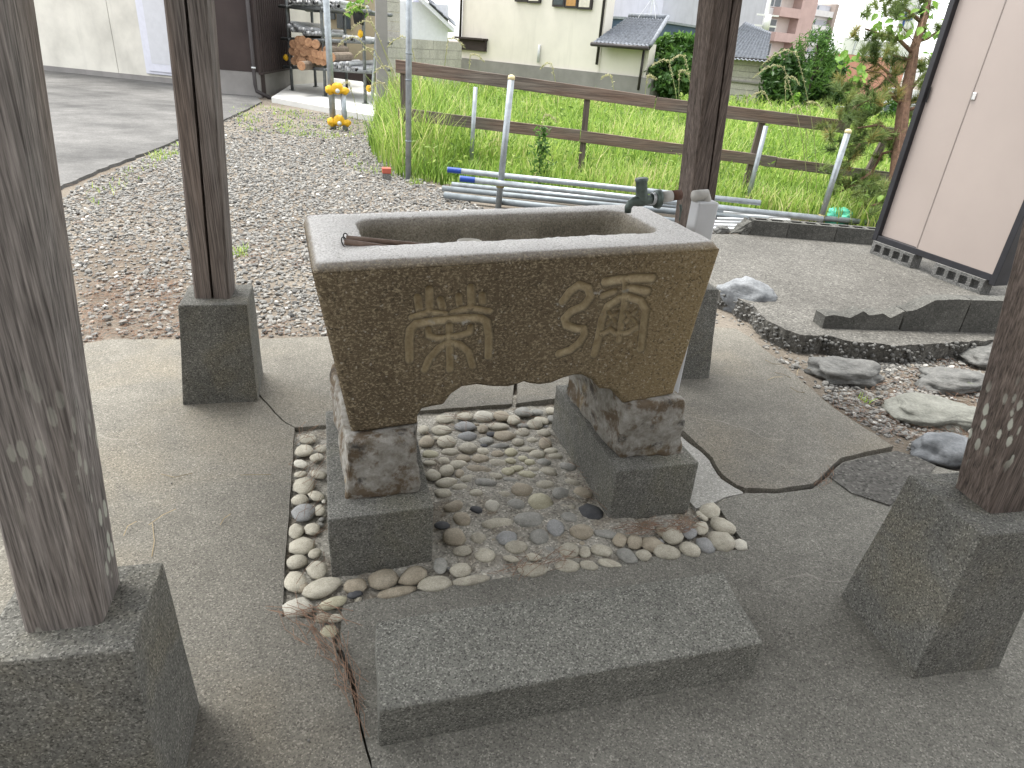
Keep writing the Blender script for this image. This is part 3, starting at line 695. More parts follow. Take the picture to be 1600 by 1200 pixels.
# piers under the two feet
def pier(bfl, bfr, bback, tfl, tfr, zt_l, zt_r, label, seed):
    dv = np.array([TY[0], TY[1]]) * bback
    q = hexa([(*bfl, LZ - .005), (*bfr, LZ - .005), (*(bfr + dv), LZ - .005), (*(bfl + dv), LZ - .005)], [(*tfl, zt_l), (*tfr, zt_r), (*(tfr + dv), zt_r), (*(tfl + dv), zt_l)])
    v, f = bevel(q, .014, 3, 7, .016, seed, 13.); v[:, 2] = np.minimum(v[:, 2], max(zt_l, zt_r))
    solo('pier_stone', v, f, M['pier'], label, 'pier stone', 'rough piers under the trough', smooth=True)
zl = fBL[1] + .002; zr_ = (bot[-3][1] + fBR[1]) / 2 + .002
pier(G(541, 780, LZ)[:2], G(657, 771, LZ)[:2], .50, G(541, 690, zl)[:2], G(655, 680, zl)[:2], zl, zl + .002, 'rough pier stone with flaking whitish mortar on the block beside the pebble strip', 31)
pier(G(966, 716, LZ)[:2], G(1066, 708, LZ)[:2], .46, G(978, 634, zr_)[:2], G(1072, 624, zr_)[:2], zr_, zr_ + .004, 'rough rust-stained pier stone on the block beside the pale mortar wedge', 32)
print('trough', TD, rimL, rimR, zl, zr_, i0, i1, it0, it1)

# ================================================================== TAP
tb = G(1071, 349, rz_at(1.05))[:2] + TX * .055
tapY = a3(*tb, 0); ctop = None
colz = V(1072, 313, tb, tb + TX)[2]
tap = thing('tap_stand', 'old bronze tap on a pipe from a white plastic column behind the trough', 'tap', (*tb, 0))
# column: a half-open plastic cover
hw = .036
sec = [(-hw, -hw * .7), (hw, -hw * .7), (hw, hw * .7), (-hw, hw * .7)]
v, f = bevel(hexa([T3(0, 0, 0) * 0 + a3(tb[0] + TX[0] * x + TY[0] * y, tb[1] + TX[1] * x + TY[1] * y, -.03) for x, y in sec], [a3(tb[0] + TX[0] * x + TY[0] * y, tb[1] + TX[1] * x + TY[1] * y, colz) for x, y in sec]), .008, 3)
part('column', v, f, M['pvc'], tap, True)
pz = V(1040, 306, tb, tb + TX)
el = [tuple(tb) + (colz - .02,), (*(tb), colz + .005), (*(tb - TX * .006), colz + .018), (*(tb - TX * .02), pz[2] + .002), (*(tb - TX * .045), pz[2])]
v, f = tube(el, [.017, .017, .0175, .0175, .017], 16); part('elbow', v, f, M['pvc_grey'], tap, True)
tp = lambda u, v_: V(u, v_, tb, tb + TX)
pe = tp(1036, 306); p2 = tp(1063, 304)
v, f = tube([p2, tp(1048, 306)], .0155, 16); part('pipe', v, f, M['rust'], tap, True)
v, f = tube([tp(1049, 306), tp(1030, 309)], .0165, 16); part('pipe', v, f, M['pvc_grey'], tap, True)
v, f = tube([tp(1029.5, 311), tp(1024, 311)], [.029, .026], 18); part('flange', v, f, M['bronze'], tap, True)
for k in range(3):
    c = tp(1022 - 1.6 * k, 310.5); ring = [c + .0165 * (math.cos(a_) * a3(*TY, 0) + math.sin(a_) * a3(0, 0, 1)) for a_ in np.linspace(0, 2 * math.pi, 18)]
    v, f = tube(ring, .0018, 6, False); part('wire', v, f, M['alu'], tap, True)
body = thing  # (kept simple below)
b0 = part('faucet', *tube([tp(1024, 311), tp(1014, 312), tp(1005, 313), tp(996, 314), tp(990, 315), tp(985, 318), tp(981.5, 324), tp(981, 332)], [.013, .014, .0175, .0165, .0135, .0125, .011, .010], 16), M['bronze'], tap, True)
v, f = tube([tp(1003, 318), tp(1003, 310), tp(1003, 306), tp(1002.5, 300), tp(1002.5, 284), tp(1002.5, 282), tp(1002.5, 279)], [.012, .019, .0185, .0172, .0172, .0195, .0195], 18)
part('bonnet', v, f, M['bronze'], b0, True)
for k, (x0, y0, x1, y1) in enumerate(((1054, 316, 1053, 341), (1056, 316, 1054, 330))):
    v, f = tube([tp(x0, y0) - a3(*TY, 0) * .03, tp((x0 + x1) / 2 + 1, (y0 + y1) / 2) - a3(*TY, 0) * .034, tp(x1, y1) - a3(*TY, 0) * .032], .002, 6); part('wire', v, f, M['bronze'], tap, True)

# ================================================================== LADLES
cupc = T3((G(738, 381, rz_at(.4) - .05)[:2] - PL) @ TX, (it0 + it1) / 2, 0)
def ladle(e0, e1, label, cupon, seed):
    L = thing('ladle', label, 'ladle', tuple(np.minimum(e0, e1)), 'ladles resting in the trough')
    e0, e1 = np.asarray(e0), np.asarray(e1)
    part('handle', *tube([e0, e0 + (e1 - e0) * .5, e1], [.0075, .007, .0065], 10), M['straw'], L, True)
    c = e1 + (e1 - e0) / np.linalg.norm(e1 - e0) * .035; c = np.array([c[0], c[1], e1[2] - .012])
    prof = [(.028, -.03), (.031, -.03), (.035, .03), (.0365, .032), (.0345, .032), (.030, -.022), (.001, -.022)]
    vs, fs = [], []; n = 28
    for r_, z_ in prof:
        for k in range(n): a_ = 2 * math.pi * k / n; vs.append((c[0] + r_ * math.cos(a_), c[1] + r_ * math.sin(a_), c[2] + z_))
    for i in range(len(prof) - 1):
        for k in range(n): a2, b2 = i * n + k, i * n + (k + 1) % n; fs.append((a2, b2, b2 + n, a2 + n))
    fs.append(tuple(range(n))[::-1]); part('cup', vs, fs, M['cup'], L, True)
    ring = [e0 + .012 * (math.cos(a_) * a3(.5, .8, 0.) + math.sin(a_) * a3(-.3, 0.2, 1.)) for a_ in np.linspace(0, 2 * math.pi, 16)]
    part('ring', *tube(ring, .0016, 6, False), M['black'], L, True)
    return L
rz0 = rz_at(.08)
h1 = G(541, 372, rz0 + .012); h2 = G(538, 378, rz0 + .010)
d1 = T3((G(700, 392, rz_at(.35) - .07)[:2] - PL) @ TX, (G(700, 392, rz_at(.35) - .07)[:2] - PL) @ TY, rz_at(.35) - .045)
ladle(h1, V(715, 389, h1, h1 + a3(1, .05, 0)), 'bamboo ladle with a pale cup resting over the trough end', True, 1)
e2 = V(690, 398, h2, h2 + a3(1, .0, 0)); ladle(h2, e2, 'second bamboo ladle, its handle lying against the other on the rim', True, 2)
# ================================================================== GARDEN BED, PLATFORM, BLOCKS, NOTICE BOARD
PZ = .075
edge_pl = rough_line([G(1118, 452, PZ), G(1145, 462, PZ), G(1175, 478, PZ), G(1200, 500, PZ), G(1228, 515, PZ), G(1250, 522, PZ), G(1290, 524, PZ), G(1330, 533, PZ), G(1400, 540, PZ), G(1480, 536, PZ), G(1560, 530, PZ), G(1640, 522, PZ), G(1760, 505, PZ)], .012, .022, 41)
plat_poly = [a3(1.55, 2.0)] + edge_pl + [a3(5.4, .2), a3(5.4, 2.75)] + rough_line([G(1362, 380, PZ), G(1250, 372, PZ), G(1150, 366, PZ)], .03, .004, 44) + [a3(2.0, 2.9), a3(1.5, 2.8)]
v, f = prism(plat_poly, -.06, PZ); solo('platform', v, f, M['platform'], kind='structure')
# aggregate showing along the broken edge
pr = []
for i in range(420):
    k = rng.integers(0, len(edge_pl) - 1); t = rng.random(); p_ = edge_pl[k] * (1 - t) + edge_pl[k + 1] * t
    s = rng.uniform(.006, .016); pr.append(rock((p_[0] + rng.normal(0, .012), p_[1] + rng.normal(-.004, .008), rng.uniform(-.02, PZ - .004)), (s, s * .9, s * .8), i + .5, 1, .25, 1.6))
v, f = join(*pr); solo('edge_gravel', v, f, M['vent'], kind='stuff', smooth=True)
def cells(xs, ys, solid, H):
    """an extruded plan of cells: solid[j][i]"""
    vs, fs = [], []
    def q(*p): n = len(vs); vs.extend(p); fs.append((n, n + 1, n + 2, n + 3))
    ny, nx = len(ys) - 1, len(xs) - 1
    S_ = lambda j, i: 0 <= j < ny and 0 <= i < nx and solid[j][i]
    for j in range(ny):
        for i in range(nx):
            if not solid[j][i]: continue
            x0, x1, y0, y1 = xs[i], xs[i + 1], ys[j], ys[j + 1]
            q((x0, y0, H), (x1, y0, H), (x1, y1, H), (x0, y1, H)); q((x0, y1, 0), (x1, y1, 0), (x1, y0, 0), (x0, y0, 0))
            if not S_(j - 1, i): q((x0, y0, 0), (x1, y0, 0), (x1, y0, H), (x0, y0, H))
            if not S_(j + 1, i): q((x1, y1, 0), (x0, y1, 0), (x0, y1, H), (x1, y1, H))
            if not S_(j, i - 1): q((x0, y1, 0), (x0, y0, 0), (x0, y0, H), (x0, y1, H))
            if not S_(j, i + 1): q((x1, y0, 0), (x1, y1, 0), (x1, y1, H), (x1, y0, H))
    return np.array(vs, float), fs
def hollow(L, W_, H, n=3, wall=.028):
    web = .03; hl = (L - web * (n + 1)) / n; xs = [0]
    for k in range(n): xs += [xs[-1] + web, xs[-1] + web + hl]
    xs.append(L); solid = [[1] * (len(xs) - 1), [1 if i % 2 == 0 else 0 for i in range(len(xs) - 1)], [1] * (len(xs) - 1)]
    return cells(xs, [0, wall, W_ - wall, W_], solid, H)
def place(vf, o, ex, ey=None, ez=(0, 0, 1)):
    v, f = vf; ex = np.asarray(ex, float); ex = ex / np.linalg.norm(ex); ez = np.asarray(ez, float)
    ey = np.cross(ez, ex) if ey is None else np.asarray(ey, float)
    return np.asarray(o) + v[:, :1] * ex + v[:, 1:2] * ey + v[:, 2:] * ez, f
# far kerb of hollow blocks
k0, k1 = G(1172, 367, PZ), G(1366, 383, PZ); kd = (k1 - k0) / np.linalg.norm(k1 - k0); kl = np.linalg.norm(k1 - k0); kh = V(1175, 344, k0, k1)[2] - PZ
print('kerb', kl, kh)
kpos = [(0., .30, 1), (.305, .395, 3), (.705, .395, 3), (1.105, .395, 3), (1.505, .395, 3)]
klab = ['dark hollow block next to the broken end of the far kerb', 'dark hollow kerb block, second from the broken end', 'dark hollow kerb block in the middle of the far kerb', 'dark hollow kerb block near the notice board', 'dark hollow kerb block behind the notice board']
for (x, L, n), lab in zip(kpos, klab):
    v, f = place(hollow(L, .12, kh, max(n, 2)), k0 + kd * x + a3(0, 0, .001), kd); solo('concrete_block', v, f, M['curb'], lab, 'concrete block', 'hollow blocks of the far kerb')
q = hexa([k0 - kd * .17 + a3(0, -.01, 0), k0 - kd * .004, k0 - kd * .004 + a3(0, .12, 0), k0 - kd * .12 + a3(0, .10, 0)], [k0 - kd * .05 + a3(0, 0.01, kh * .62), k0 - kd * .004 + a3(0, 0, kh), k0 - kd * .004 + a3(0, .12, kh), k0 - kd * .02 + a3(0, .09, kh * .9)])
v, f = bevel(q, .008, 2, 4, .02, 5, 14.); solo('broken_block', v, f, M['curb'], 'broken sloping stub at the end of the far kerb', 'concrete block')
v, f = rock(G(1128, 360, .03), (.07, .05, .05), 77, 3, .25); solo('rock', v, f, M['rock_grey'], 'small dark stone lying beside the broken far kerb', 'rock')
# near kerb: broken pieces
n0, n1 = G(1290, 513, PZ), G(1545, 520, PZ); nd = (n1 - n0) / np.linalg.norm(n1 - n0); nn = np.array([-nd[1], nd[0], 0]); nl = np.linalg.norm(n1 - n0)
def kerbpiece(top_px, lab, seed, depth=.10):
    pts = [V(u, v_, n0, n1) for u, v_ in top_px]; s_ = [((p_ - n0) @ nd) for p_ in pts]; zs = [p_[2] for p_ in pts]
    ss = np.linspace(s_[0], s_[-1], 40); zz = np.interp(ss, s_, zs); zz = np.maximum(zz, PZ + .008)
    zz = zz + np.array([.004 * noise.fractal(Vector((x * 40, seed, 0.)), 1., 2., 3) for x in ss])
    A_ = np.array([n0 + nd * x for x in ss]); rows = []
    for t, zf in ((0, 0), (0, 1), (.5, 1.), (1, .97), (1, 0)):
        zrow = PZ + .001 + (zz - PZ - .001) * zf if zf else np.full(40, PZ + .001)
        rows.append(np.c_[A_[:, :2] + nn[:2] * depth * t, zrow])
    v, f = gridface(np.array(rows)); f = [list(x) for x in f]; m = 40
    f.append([r_ * m for r_ in range(5)]); f.append([r_ * m + m - 1 for r_ in range(4, -1, -1)])
    solo('kerb_block', v, f, M['curb'], lab, 'concrete block', 'broken blocks of the near kerb')
kerbpiece([(1290, 494), (1305, 492), (1328, 497), (1350, 486), (1358, 493), (1380, 490), (1392, 497), (1414, 486)], 'low jagged broken kerb piece at the platform edge', 3)
kerbpiece([(1417, 487), (1432, 484), (1462, 469), (1500, 468), (1518, 469)], 'taller kerb block with a sloping broken corner', 5)
kerbpiece([(1520, 469), (1560, 470), (1640, 470)], 'squared kerb block meeting the brown post', 7)
# notice board on vent blocks
BZ = PZ + .10
b0_, b1_ = G(1367, 376, BZ), G(1548, 440, BZ); bd = (b1_ - b0_) / np.linalg.norm(b1_ - b0_); bl = np.linalg.norm(b1_ - b0_); bn = np.array([-bd[1], bd[0], 0.])   # bn points away from the camera side?
if bn @ (CAM - b0_) > 0: bn = -bn
print('board', bl, b0_, b1_)
bBl = lambda s, t, z: b0_ + bd * s + bn * t + a3(0, 0, z)
def vent(s, lab, n):
    vf = hollow(.39, .10, .095, 4, .02)   # lying: holes face the viewer
    v, f = vf; v = v.copy(); v = np.stack([v[:, 0], v[:, 2], v[:, 1]], 1); f = [x[::-1] for x in f]
    v, f = place((v, f), b0_ + bd * s - bn * .015 - a3(0, 0, .1 - .001), bd, bn); solo('vent_block', v, f, M['vent'], lab, 'concrete block', 'hollow blocks under the notice board')
vent(.0, 'hollow vent block under the notice board corner by the far kerb', 3); vent(bl - .42, 'hollow vent block under the notice board by the kerb pieces', 3)
brd = thing('notice_board', 'tall notice cabinet with pinkish sliding panels in a black frame', 'notice board', tuple(b0_))
BH = 2.0; bw = bl; fr = .035
def bbox(s0, s1, t0, t1, z0, z1): return hexa([bBl(s0, t0, z0), bBl(s1, t0, z0), bBl(s1, t1, z0), bBl(s0, t1, z0)], [bBl(s0, t0, z1), bBl(s1, t0, z1), bBl(s1, t1, z1), bBl(s0, t1, z1)])
part('frame', *bevel(bbox(-fr, .008, 0, .12, 0, BH), .004, 2), M['black_metal'], brd); part('frame', *bevel(bbox(bw - .008, bw + fr, -.004, .12, -.02, BH), .004, 2), M['black_metal'], brd)
part('frame', *bevel(bbox(.010, bw - .010, 0.002, .118, .0, .045), .004, 2), M['black_metal'], brd); part('frame', *bevel(bbox(.010, bw - .010, 0.002, .118, BH - .045, BH), .004, 2), M['black_metal'], brd)
ps = (V(1500, 200, b0_, b1_) - b0_) @ bd
part('panel', *bbox(.009, ps + .02, .040, .048, .046, BH - .046), M['panel'], brd); part('panel', *bbox(ps, bw - .009, .003, .016, .046, BH - .046), M['panel'], brd)
part('back', *bbox(.009, bw - .009, .10, .115, .046, BH - .046), M['panel'], brd)
part('edge_strip', *bbox(ps - .006, ps + .001, -.0005, .038, .046, BH - .046), M['panel_edge'], brd)
lk = V(1535, 152, b0_, b1_); ls, lz_ = (lk - b0_) @ bd, lk[2] - b0_[2]
part('lock', *bevel(bbox(ps + .004, ps + .034, -.006, .012, lz_ - .025, lz_ + .025), .006, 2), M['chrome'], brd)
hz = V(1448, 148, b0_, b1_)[2] - b0_[2]; part('finger_pull', *bbox(.018, .030, .022, .0262, hz - .05, hz + .05), M['black'], brd)
# garden rocks
def grock(u0, u1, vt, vb, mat, lab, seed, rzd=0., flat=.5, sub=4):
    c = G((u0 + u1) / 2, vb - (vb - vt) * .22, GZ); w = (u1 - u0) / 2 * DEP(c) / FPX; h = (vb - vt) * DEP(c) / FPX * flat
    v, f = rock((c[0], c[1], GZ + h * .35), (w, w * .62, h * .62), seed, sub, .34, 1.25, R(rzd), .05); v[:, 2] = np.maximum(v[:, 2], GZ - .03)
    solo('rock', v, f, mat, lab, 'rock', 'rocks lining the gravel bed', smooth=True)
grock(1120, 1200, 432, 502, M['rock_blue'], 'smooth grey rock wedged against the platform behind the trough', 3, -35, .75)
grock(1262, 1376, 543, 604, M['rock_grey'], 'large flat-topped grey rock at the edge of the pavement', 9.3, -15)
grock(1430, 1545, 556, 618, M['rock_grey'], 'long dark layered rock just below the platform edge', 14.2, -12, .45)
grock(1382, 1530, 612, 662, M['rock_green'], 'long pale greenish layered rock in the gravel', 21.7, -14, .5)
grock(1421, 1530, 673, 730, M['rock_blue'], 'rounded bluish rock beside the cracked pavement corner', 27.1, -8, .75)
grock(1485, 1600, 530, 572, M['rock_grey'], 'small rounded rock tucked under the broken platform edge', 33.9, 10, .7)

# ================================================================== GRAVEL
protos = [rock((0, 0, 0), (1, .8, .6), 100 + i, 1, .3, 1.5) for i in range(14)]
def scatter_rocks(P, size, tone, name, mat):
    vs, fs, tn_, n = [], [], [], 0
    for i, (x, y, z) in enumerate(P):
        pv, pf = protos[i % 14]; a_ = rng.uniform(0, 6.28); s = size[i]; b_ = rng.normal(0, .35)
        x_, y_, z_ = pv[:, 0] * s, pv[:, 1] * s, pv[:, 2] * s
        x_, z_ = x_ * math.cos(b_) - z_ * math.sin(b_), x_ * math.sin(b_) + z_ * math.cos(b_)
        vs.append(np.stack([x + x_ * math.cos(a_) - y_ * math.sin(a_), y + x_ * math.sin(a_) + y_ * math.cos(a_), z + z_], 1))
        fs.append(np.asarray(pf) + n); n += len(pv); tn_.append(np.full(len(pv), tone[i]))
    return solo(name, np.concatenate(vs), np.concatenate(fs), mat, kind='stuff', attr={'tone': np.concatenate(tn_)})
gpoly = [(112, 560), (40, 560), (70, 330), (130, 288), (240, 240), (352, 186), (420, 168), (580, 185), (600, 230), (640, 275), (700, 300), (760, 330), (900, 330), (1100, 345), (1130, 365), (1118, 445), (1120, 508), (800, 504), (520, 524), (300, 530), (160, 530)]
cand = np.c_[rng.uniform(-4.2, 3.2, 200000), rng.uniform(1.0, 12.5, 200000)]
keep = rng.random(len(cand)) < np.clip(1.25 - (cand[:, 1] - 1) / 9., .25, 1.); cand = cand[keep]
uv = PX(np.c_[cand, np.full(len(cand), GZ)]); ins = inpoly(uv, gpoly)
# patchy: needles and bare earth show on the left
def nz(P, s, o): return np.array([noise.fractal(Vector((float(x) * s + o, float(y) * s, o)), 1., 2., 3) for x, y in P])
cand = cand[ins]; uv = uv[ins]
bl1 = np.clip((350 - uv[:, 0]) / 150, 0, 1) * np.clip((uv[:, 1] - 300) / 160, 0, 1); bl2 = np.clip((235 - uv[:, 1]) / 60, 0, 1); bare = np.maximum(bl1 * .62, bl2 * .8)
pz_ = nz(cand, 2.2, 4.)
cand = cand[rng.random(len(cand)) > bare * np.clip(1.1 - pz_ * 1.2, 0, 1.)]
cand = cand[:42000]; n = len(cand); print('gravel', n)
sz = np.clip(rng.lognormal(-4.52, .33, n), .006, .026) * (1 + np.clip(cand[:, 1] - 3, 0, 6) * .05)
scatter_rocks(np.c_[cand, GZ + sz * rng.uniform(.0, .55, n)], sz, np.clip(rng.normal(.48, .21, n), 0, 1), 'gravel', M['gravel'])
# garden gravel at the right
g2 = [(1128, 508), (1175, 526), (1240, 588), (1300, 632), (1400, 698), (1440, 714), (1500, 735), (1900, 760), (1950, 560), (1560, 530), (1400, 545), (1250, 526), (1200, 505), (1130, 480)]
cand = np.c_[rng.uniform(1.3, 4.2, 42000), rng.uniform(-.6, 1.6, 42000)]; uv = PX(np.c_[cand, np.full(len(cand), GZ)]); ins = inpoly(uv, g2)
cand = cand[ins]; uv = uv[ins]; dens = np.where(uv[:, 0] < 1290, .18, .8); cand = cand[rng.random(len(cand)) < dens * np.where(nz(cand, 4., 9.) > -.18, 1, .2)]
n = min(len(cand), 9500); cand = cand[:n]; sz = np.clip(rng.lognormal(-4.6, .35, n), .005, .022)
scatter_rocks(np.c_[cand, GZ + sz * rng.uniform(-.1, .5, n)], sz, np.clip(rng.normal(.48, .2, n), 0, 1), 'gravel', M['gravel'])
# loose grit on the pavement
cand = np.c_[rng.uniform(-1.6, 1.5, 60), rng.uniform(-1.2, 1.1, 60)]; sz = rng.uniform(.0018, .0045, 60)
scatter_rocks(np.c_[cand, np.full(60, .004)], sz, rng.uniform(.1, 1, 60), 'grit', M['gravel'])

# ================================================================== PINE NEEDLE LITTER
def strands(list_of_pts, r, name, mat):
    ms = []
    for pts in list_of_pts: ms.append(tube(pts, r, 3, False))
    v, f = join(*ms); return solo(name, v, f, mat, kind='stuff')
def litter(poly_px, n, z, spread=None, L=(.05, .11), ang=None, seed=0):
    rg = np.random.default_rng(seed); out = []
    us = [p_[0] for p_ in poly_px]; vs_ = [p_[1] for p_ in poly_px]
    while len(out) < n:
        u, v_ = rg.uniform(min(us), max(us)), rg.uniform(min(vs_), max(vs_))
        if not inpoly(np.array([u, v_]), poly_px): continue
        c = G(u, v_, z); a_ = rg.uniform(0, math.pi) if ang is None else rg.normal(ang[0], ang[1]); l = rg.uniform(*L) / 2; cu = rg.normal(0, .012)
        d = a3(math.cos(a_), math.sin(a_), 0); nrm = a3(-d[1], d[0], 0); h = abs(rg.normal(0, .006))
        out.append([c - d * l + a3(0, 0, .002 + h * .3), c + nrm * cu + a3(0, 0, .003 + h), c + d * l + a3(0, 0, .002 + abs(rg.normal(0, .006)))])
    return out
L1 = litter([(130, 470), (150, 430), (290, 440), (285, 530), (160, 530), (115, 550)], 520, GZ + .006, seed=1) + litter([(100, 400), (110, 290), (240, 240), (280, 300), (290, 470), (130, 480)], 260, GZ + .012, seed=2) + \
     litter([(370, 350), (490, 350), (490, 420), (380, 420)], 90, GZ + .015, seed=3) + litter([(400, 500), (520, 505), (520, 522), (400, 525)], 40, GZ + .012, seed=4)
L1 += litter([(1290, 640), (1350, 600), (1480, 560), (1530, 580), (1520, 690), (1440, 700), (1400, 690), (1340, 660)], 420, GZ + .012, seed=5)
L1 += litter([(960, 822), (1080, 812), (1085, 828), (1000, 838)], 70, .004, ang=(.15, .45), L=(.04, .09), seed=6)
strands(L1, .00075, 'pine_needles', M['needle'])
L2 = litter([(438, 968), (500, 960), (540, 1010), (560, 1080), (568, 1150), (552, 1110), (520, 1040)], 46, .004, ang=(-1.15, .25), L=(.08, .14), seed=7) + litter([(440, 955), (530, 940), (535, 990), (480, 985)], 14, .012, ang=(-.5, .5), L=(.09, .15), seed=8) + \
     litter([(762, 895), (800, 880), (862, 862), (900, 850), (880, 885), (800, 905)], 34, .012, ang=(.5, .4), L=(.03, .08), seed=9) + litter([(650, 650), (720, 640), (830, 640), (860, 690), (760, 690), (680, 700)], 22, .02, ang=(-.9, .5), seed=10) + \
     litter([(455, 670), (510, 668), (512, 900), (480, 900)], 30, .016, ang=(1.2, .4), seed=11) + litter([(1275, 745), (1300, 735), (1295, 755), (1270, 765)], 14, .004, ang=(.7, .3), L=(.03, .07), seed=12) + litter([(870, 650), (900, 650), (950, 790), (930, 790)], 16, .012, ang=(-1.1, .2), seed=14)
strands(L2, .00075, 'pine_needles', M['needle'])
strands([[G(237, 870), G(241, 845, .01), G(238, 818, .012)]] + litter([(1150, 560), (1260, 570), (1250, 620)], 6, .002, seed=13) + litter([(200, 650), (420, 650), (420, 850), (200, 850)], 5, .002, seed=15), .0012, 'pine_needles', M['needle_pale'])
# ================================================================== FENCE, POLES, PIPES
F1, F2 = G(906, 280, GZ), G(1163, 305, GZ)
fd = (F2 - F1) / np.linalg.norm(F2 - F1); fn = np.array([-fd[1], fd[0], 0.])
if fn @ (CAM - F1) < 0: fn = -fn            # fn points towards the camera
fence = thing('rail_fence', 'weathered wooden two-rail fence in front of the overgrown lot', 'fence', tuple(F1))
def board(p_, q_, hp, hq, th=.035):
    """p_,q_: lower edge points; hp,hq heights"""
    o_ = fn * th; v, f = hexa([p_, q_, q_ - o_, p_ - o_], [p_ + a3(0, 0, hp), q_ + a3(0, 0, hq), q_ - o_ + a3(0, 0, hq), p_ - o_ + a3(0, 0, hp)])
    return bevel((v, f), .003, 1, 5, .004, float(p_[0]), 5.)
F1f, F2f = F1 + fn * .02, F2 + fn * .02
vp = lambda u, v_: V(u, v_, F1f, F2f)
def rail(tl, bl_, tr, br_, lab=None):
    p_, q_ = vp(*bl_), vp(*br_); hp = vp(*tl)[2] - p_[2]; hq = vp(*tr)[2] - q_[2]
    v, f = board(p_, q_, hp, hq); part('rail', v, f, M['rail'], fence)
rail((618, 93), (618, 113), (1022, 150), (1022, 170)); rail((1023, 151), (1023, 171), (1325, 189), (1325, 209))
rail((622, 168), (622, 187), (905, 203), (905, 221)); rail((906, 204), (906, 222), (1210, 245), (1210, 262)); rail((1211, 246), (1211, 262), (1440, 276), (1440, 290))
def fpost(bpx, tpx, w=.07):
    b_ = G(*bpx, GZ); t_ = V(*tpx, F1, F2); s_ = (t_ - F1) @ fd - (b_ - F1) @ fd
    b_ = F1 + fd * ((b_ - F1) @ fd) - a3(0, 0, .05); t_ = F1 + fd * ((t_ - F1) @ fd) + a3(0, 0, t_[2] - F1[2])
    q = hexa([b_ - fd * w / 2 - fn * .016, b_ + fd * w / 2 - fn * .016, b_ + fd * w / 2 - fn * (.016 + w), b_ - fd * w / 2 - fn * (.016 + w)], [t_ - fd * w / 2 - fn * .016, t_ + fd * w / 2 - fn * .016, t_ + fd * w / 2 - fn * (.016 + w), t_ - fd * w / 2 - fn * (.016 + w)])
    v, f = bevel(q, .004, 1); part('post', v, f, M['wood_brown_plain'], fence)
fpost((906, 280), (918, 150)); fpost((1163, 306), (1193, 188)); fpost((627, 255), (629, 100)); fpost((1345, 330), (1395, 200))
# upright steel poles
def pole(bpx, tpx, r, lab, cap=None, z0=GZ, lean=True, h=None, mat='galv'):
    b_ = G(*bpx, z0); A_ = b_; B_ = b_ + RIGHT * [1, 1, 0]
    t_ = V(*tpx, A_, B_)
    if h: t_ = b_ + (t_ - b_) * (h / (t_[2] - b_[2]))
    o = thing('steel_pole', lab, 'pole', tuple(b_), 'upright steel poles along the fence')
    part('tube', *tube([b_ - a3(0, 0, .05), t_], r, 14), M[mat], o, True)
    if cap: part('cap', *tube([t_ - a3(0, 0, .012), t_ + a3(0, 0, .006), t_ + a3(0, 0, .022), t_ + a3(0, 0, .027)], [r * 1.08, r * 1.1, r * .8, r * .2], 14), M['capy'], o, True)
    return o, b_, t_
M['capy'] = plain('cream plastic cap', (.62, .54, .30), .5)
pA, pAb, pAt = pole((638, 282), (639, 1), .030, 'tall grey steel pole at the left end of the fence', None, h=2.6)
for z_ in (.40, .98, 1.22): part('band', *tube([pAb + (pAt - pAb) * (z_ / 2.6) - a3(0, 0, .008), pAb + (pAt - pAb) * (z_ / 2.6) + a3(0, 0, .008)], .0325, 14), M['galv_dull'], pA, True)
p3, p3b, p3t = pole((778, 326), (799, 122), .0285, 'steel pole with a cream cap standing among the lying pipes', True)
p2_, p2b, p2t = pole((735, 268), (743, 136), .0245, 'shorter uncapped steel pole behind the lying pipes')
p5, p5b, p5t = pole((1280, 349), (1325, 206), .0285, 'leaning steel pole with a cream cap beside the far kerb', True)
p4, p4b, p4t = pole((1165, 324), (1197, 197), .0245, 'leaning uncapped steel pole beside the second fence post')
# clamps on the poles
def clamp(par, c, r):
    part('clamp', *tube([c - a3(0, 0, .02), c - a3(0, 0, .018), c + a3(0, 0, .018), c + a3(0, 0, .02)], [r, r * 1.32, r * 1.32, r], 12), M['brass'], par, True)
    part('clamp_bolt', *tube([c + RIGHT * r * 1.1, c + RIGHT * r * 2.3], .008, 8), M['brass'], par, True)
M['brass'] = plain('yellowish zinc clamp', (.30, .26, .13), .5, .3, 60., .5)
# long scaffold pipes lying along the fence, held on the poles
def lying(u0, v0, u1, v1, r, lab, z0, z1=None, mat='galv', tape=False, grp='scaffold pipes lying along the fence'):
    z1 = z0 if z1 is None else z1
    a_, b_ = G(u0, v0, z0), G(u1, v1, z1)
    o = thing('scaffold_pipe', lab, 'pipe', (*((a_ + b_)[:2] / 2), min(a_[2], b_[2]) - r), grp)
    part('tube', *pipe_mesh(a_, b_, r, r * .85, 14), M[mat], o, True)
    if tape:
        d = (b_ - a_) / np.linalg.norm(b_ - a_); part('tape', *tube([a_ + d * .004, a_ + d * .14], r * 1.03, 14, False), M['blue_tape'], o, True)
    return a_, b_
zc3 = V(781, 285, p3b, p3b + RIGHT)[2]; zc5 = V(1283, 340, p5b, p5b + RIGHT)[2]; print('clamp heights', zc3, zc5)
lying(699, 265, 1188, 317, .026, 'raised steel pipe with blue tape on its end, farthest of the raised pair', .20, .17, tape=True)
lying(718, 279, 1285, 342, .026, 'raised steel pipe with blue tape, clamped to the capped poles', .22, .10, tape=True)
clamp(p3, p3b + (p3t - p3b) * .19, .0285); clamp(p2_, p2b + (p2t - p2b) * .12, .0245); clamp(p5, p5b + (p5t - p5b) * .08, .0285); clamp(p4, p4b + (p4t - p4b) * .12, .0245)
lying(706, 288, 1130, 330, .024, 'pale steel pipe lying on the ground, topmost of the pile', .05, .05, 'galv')
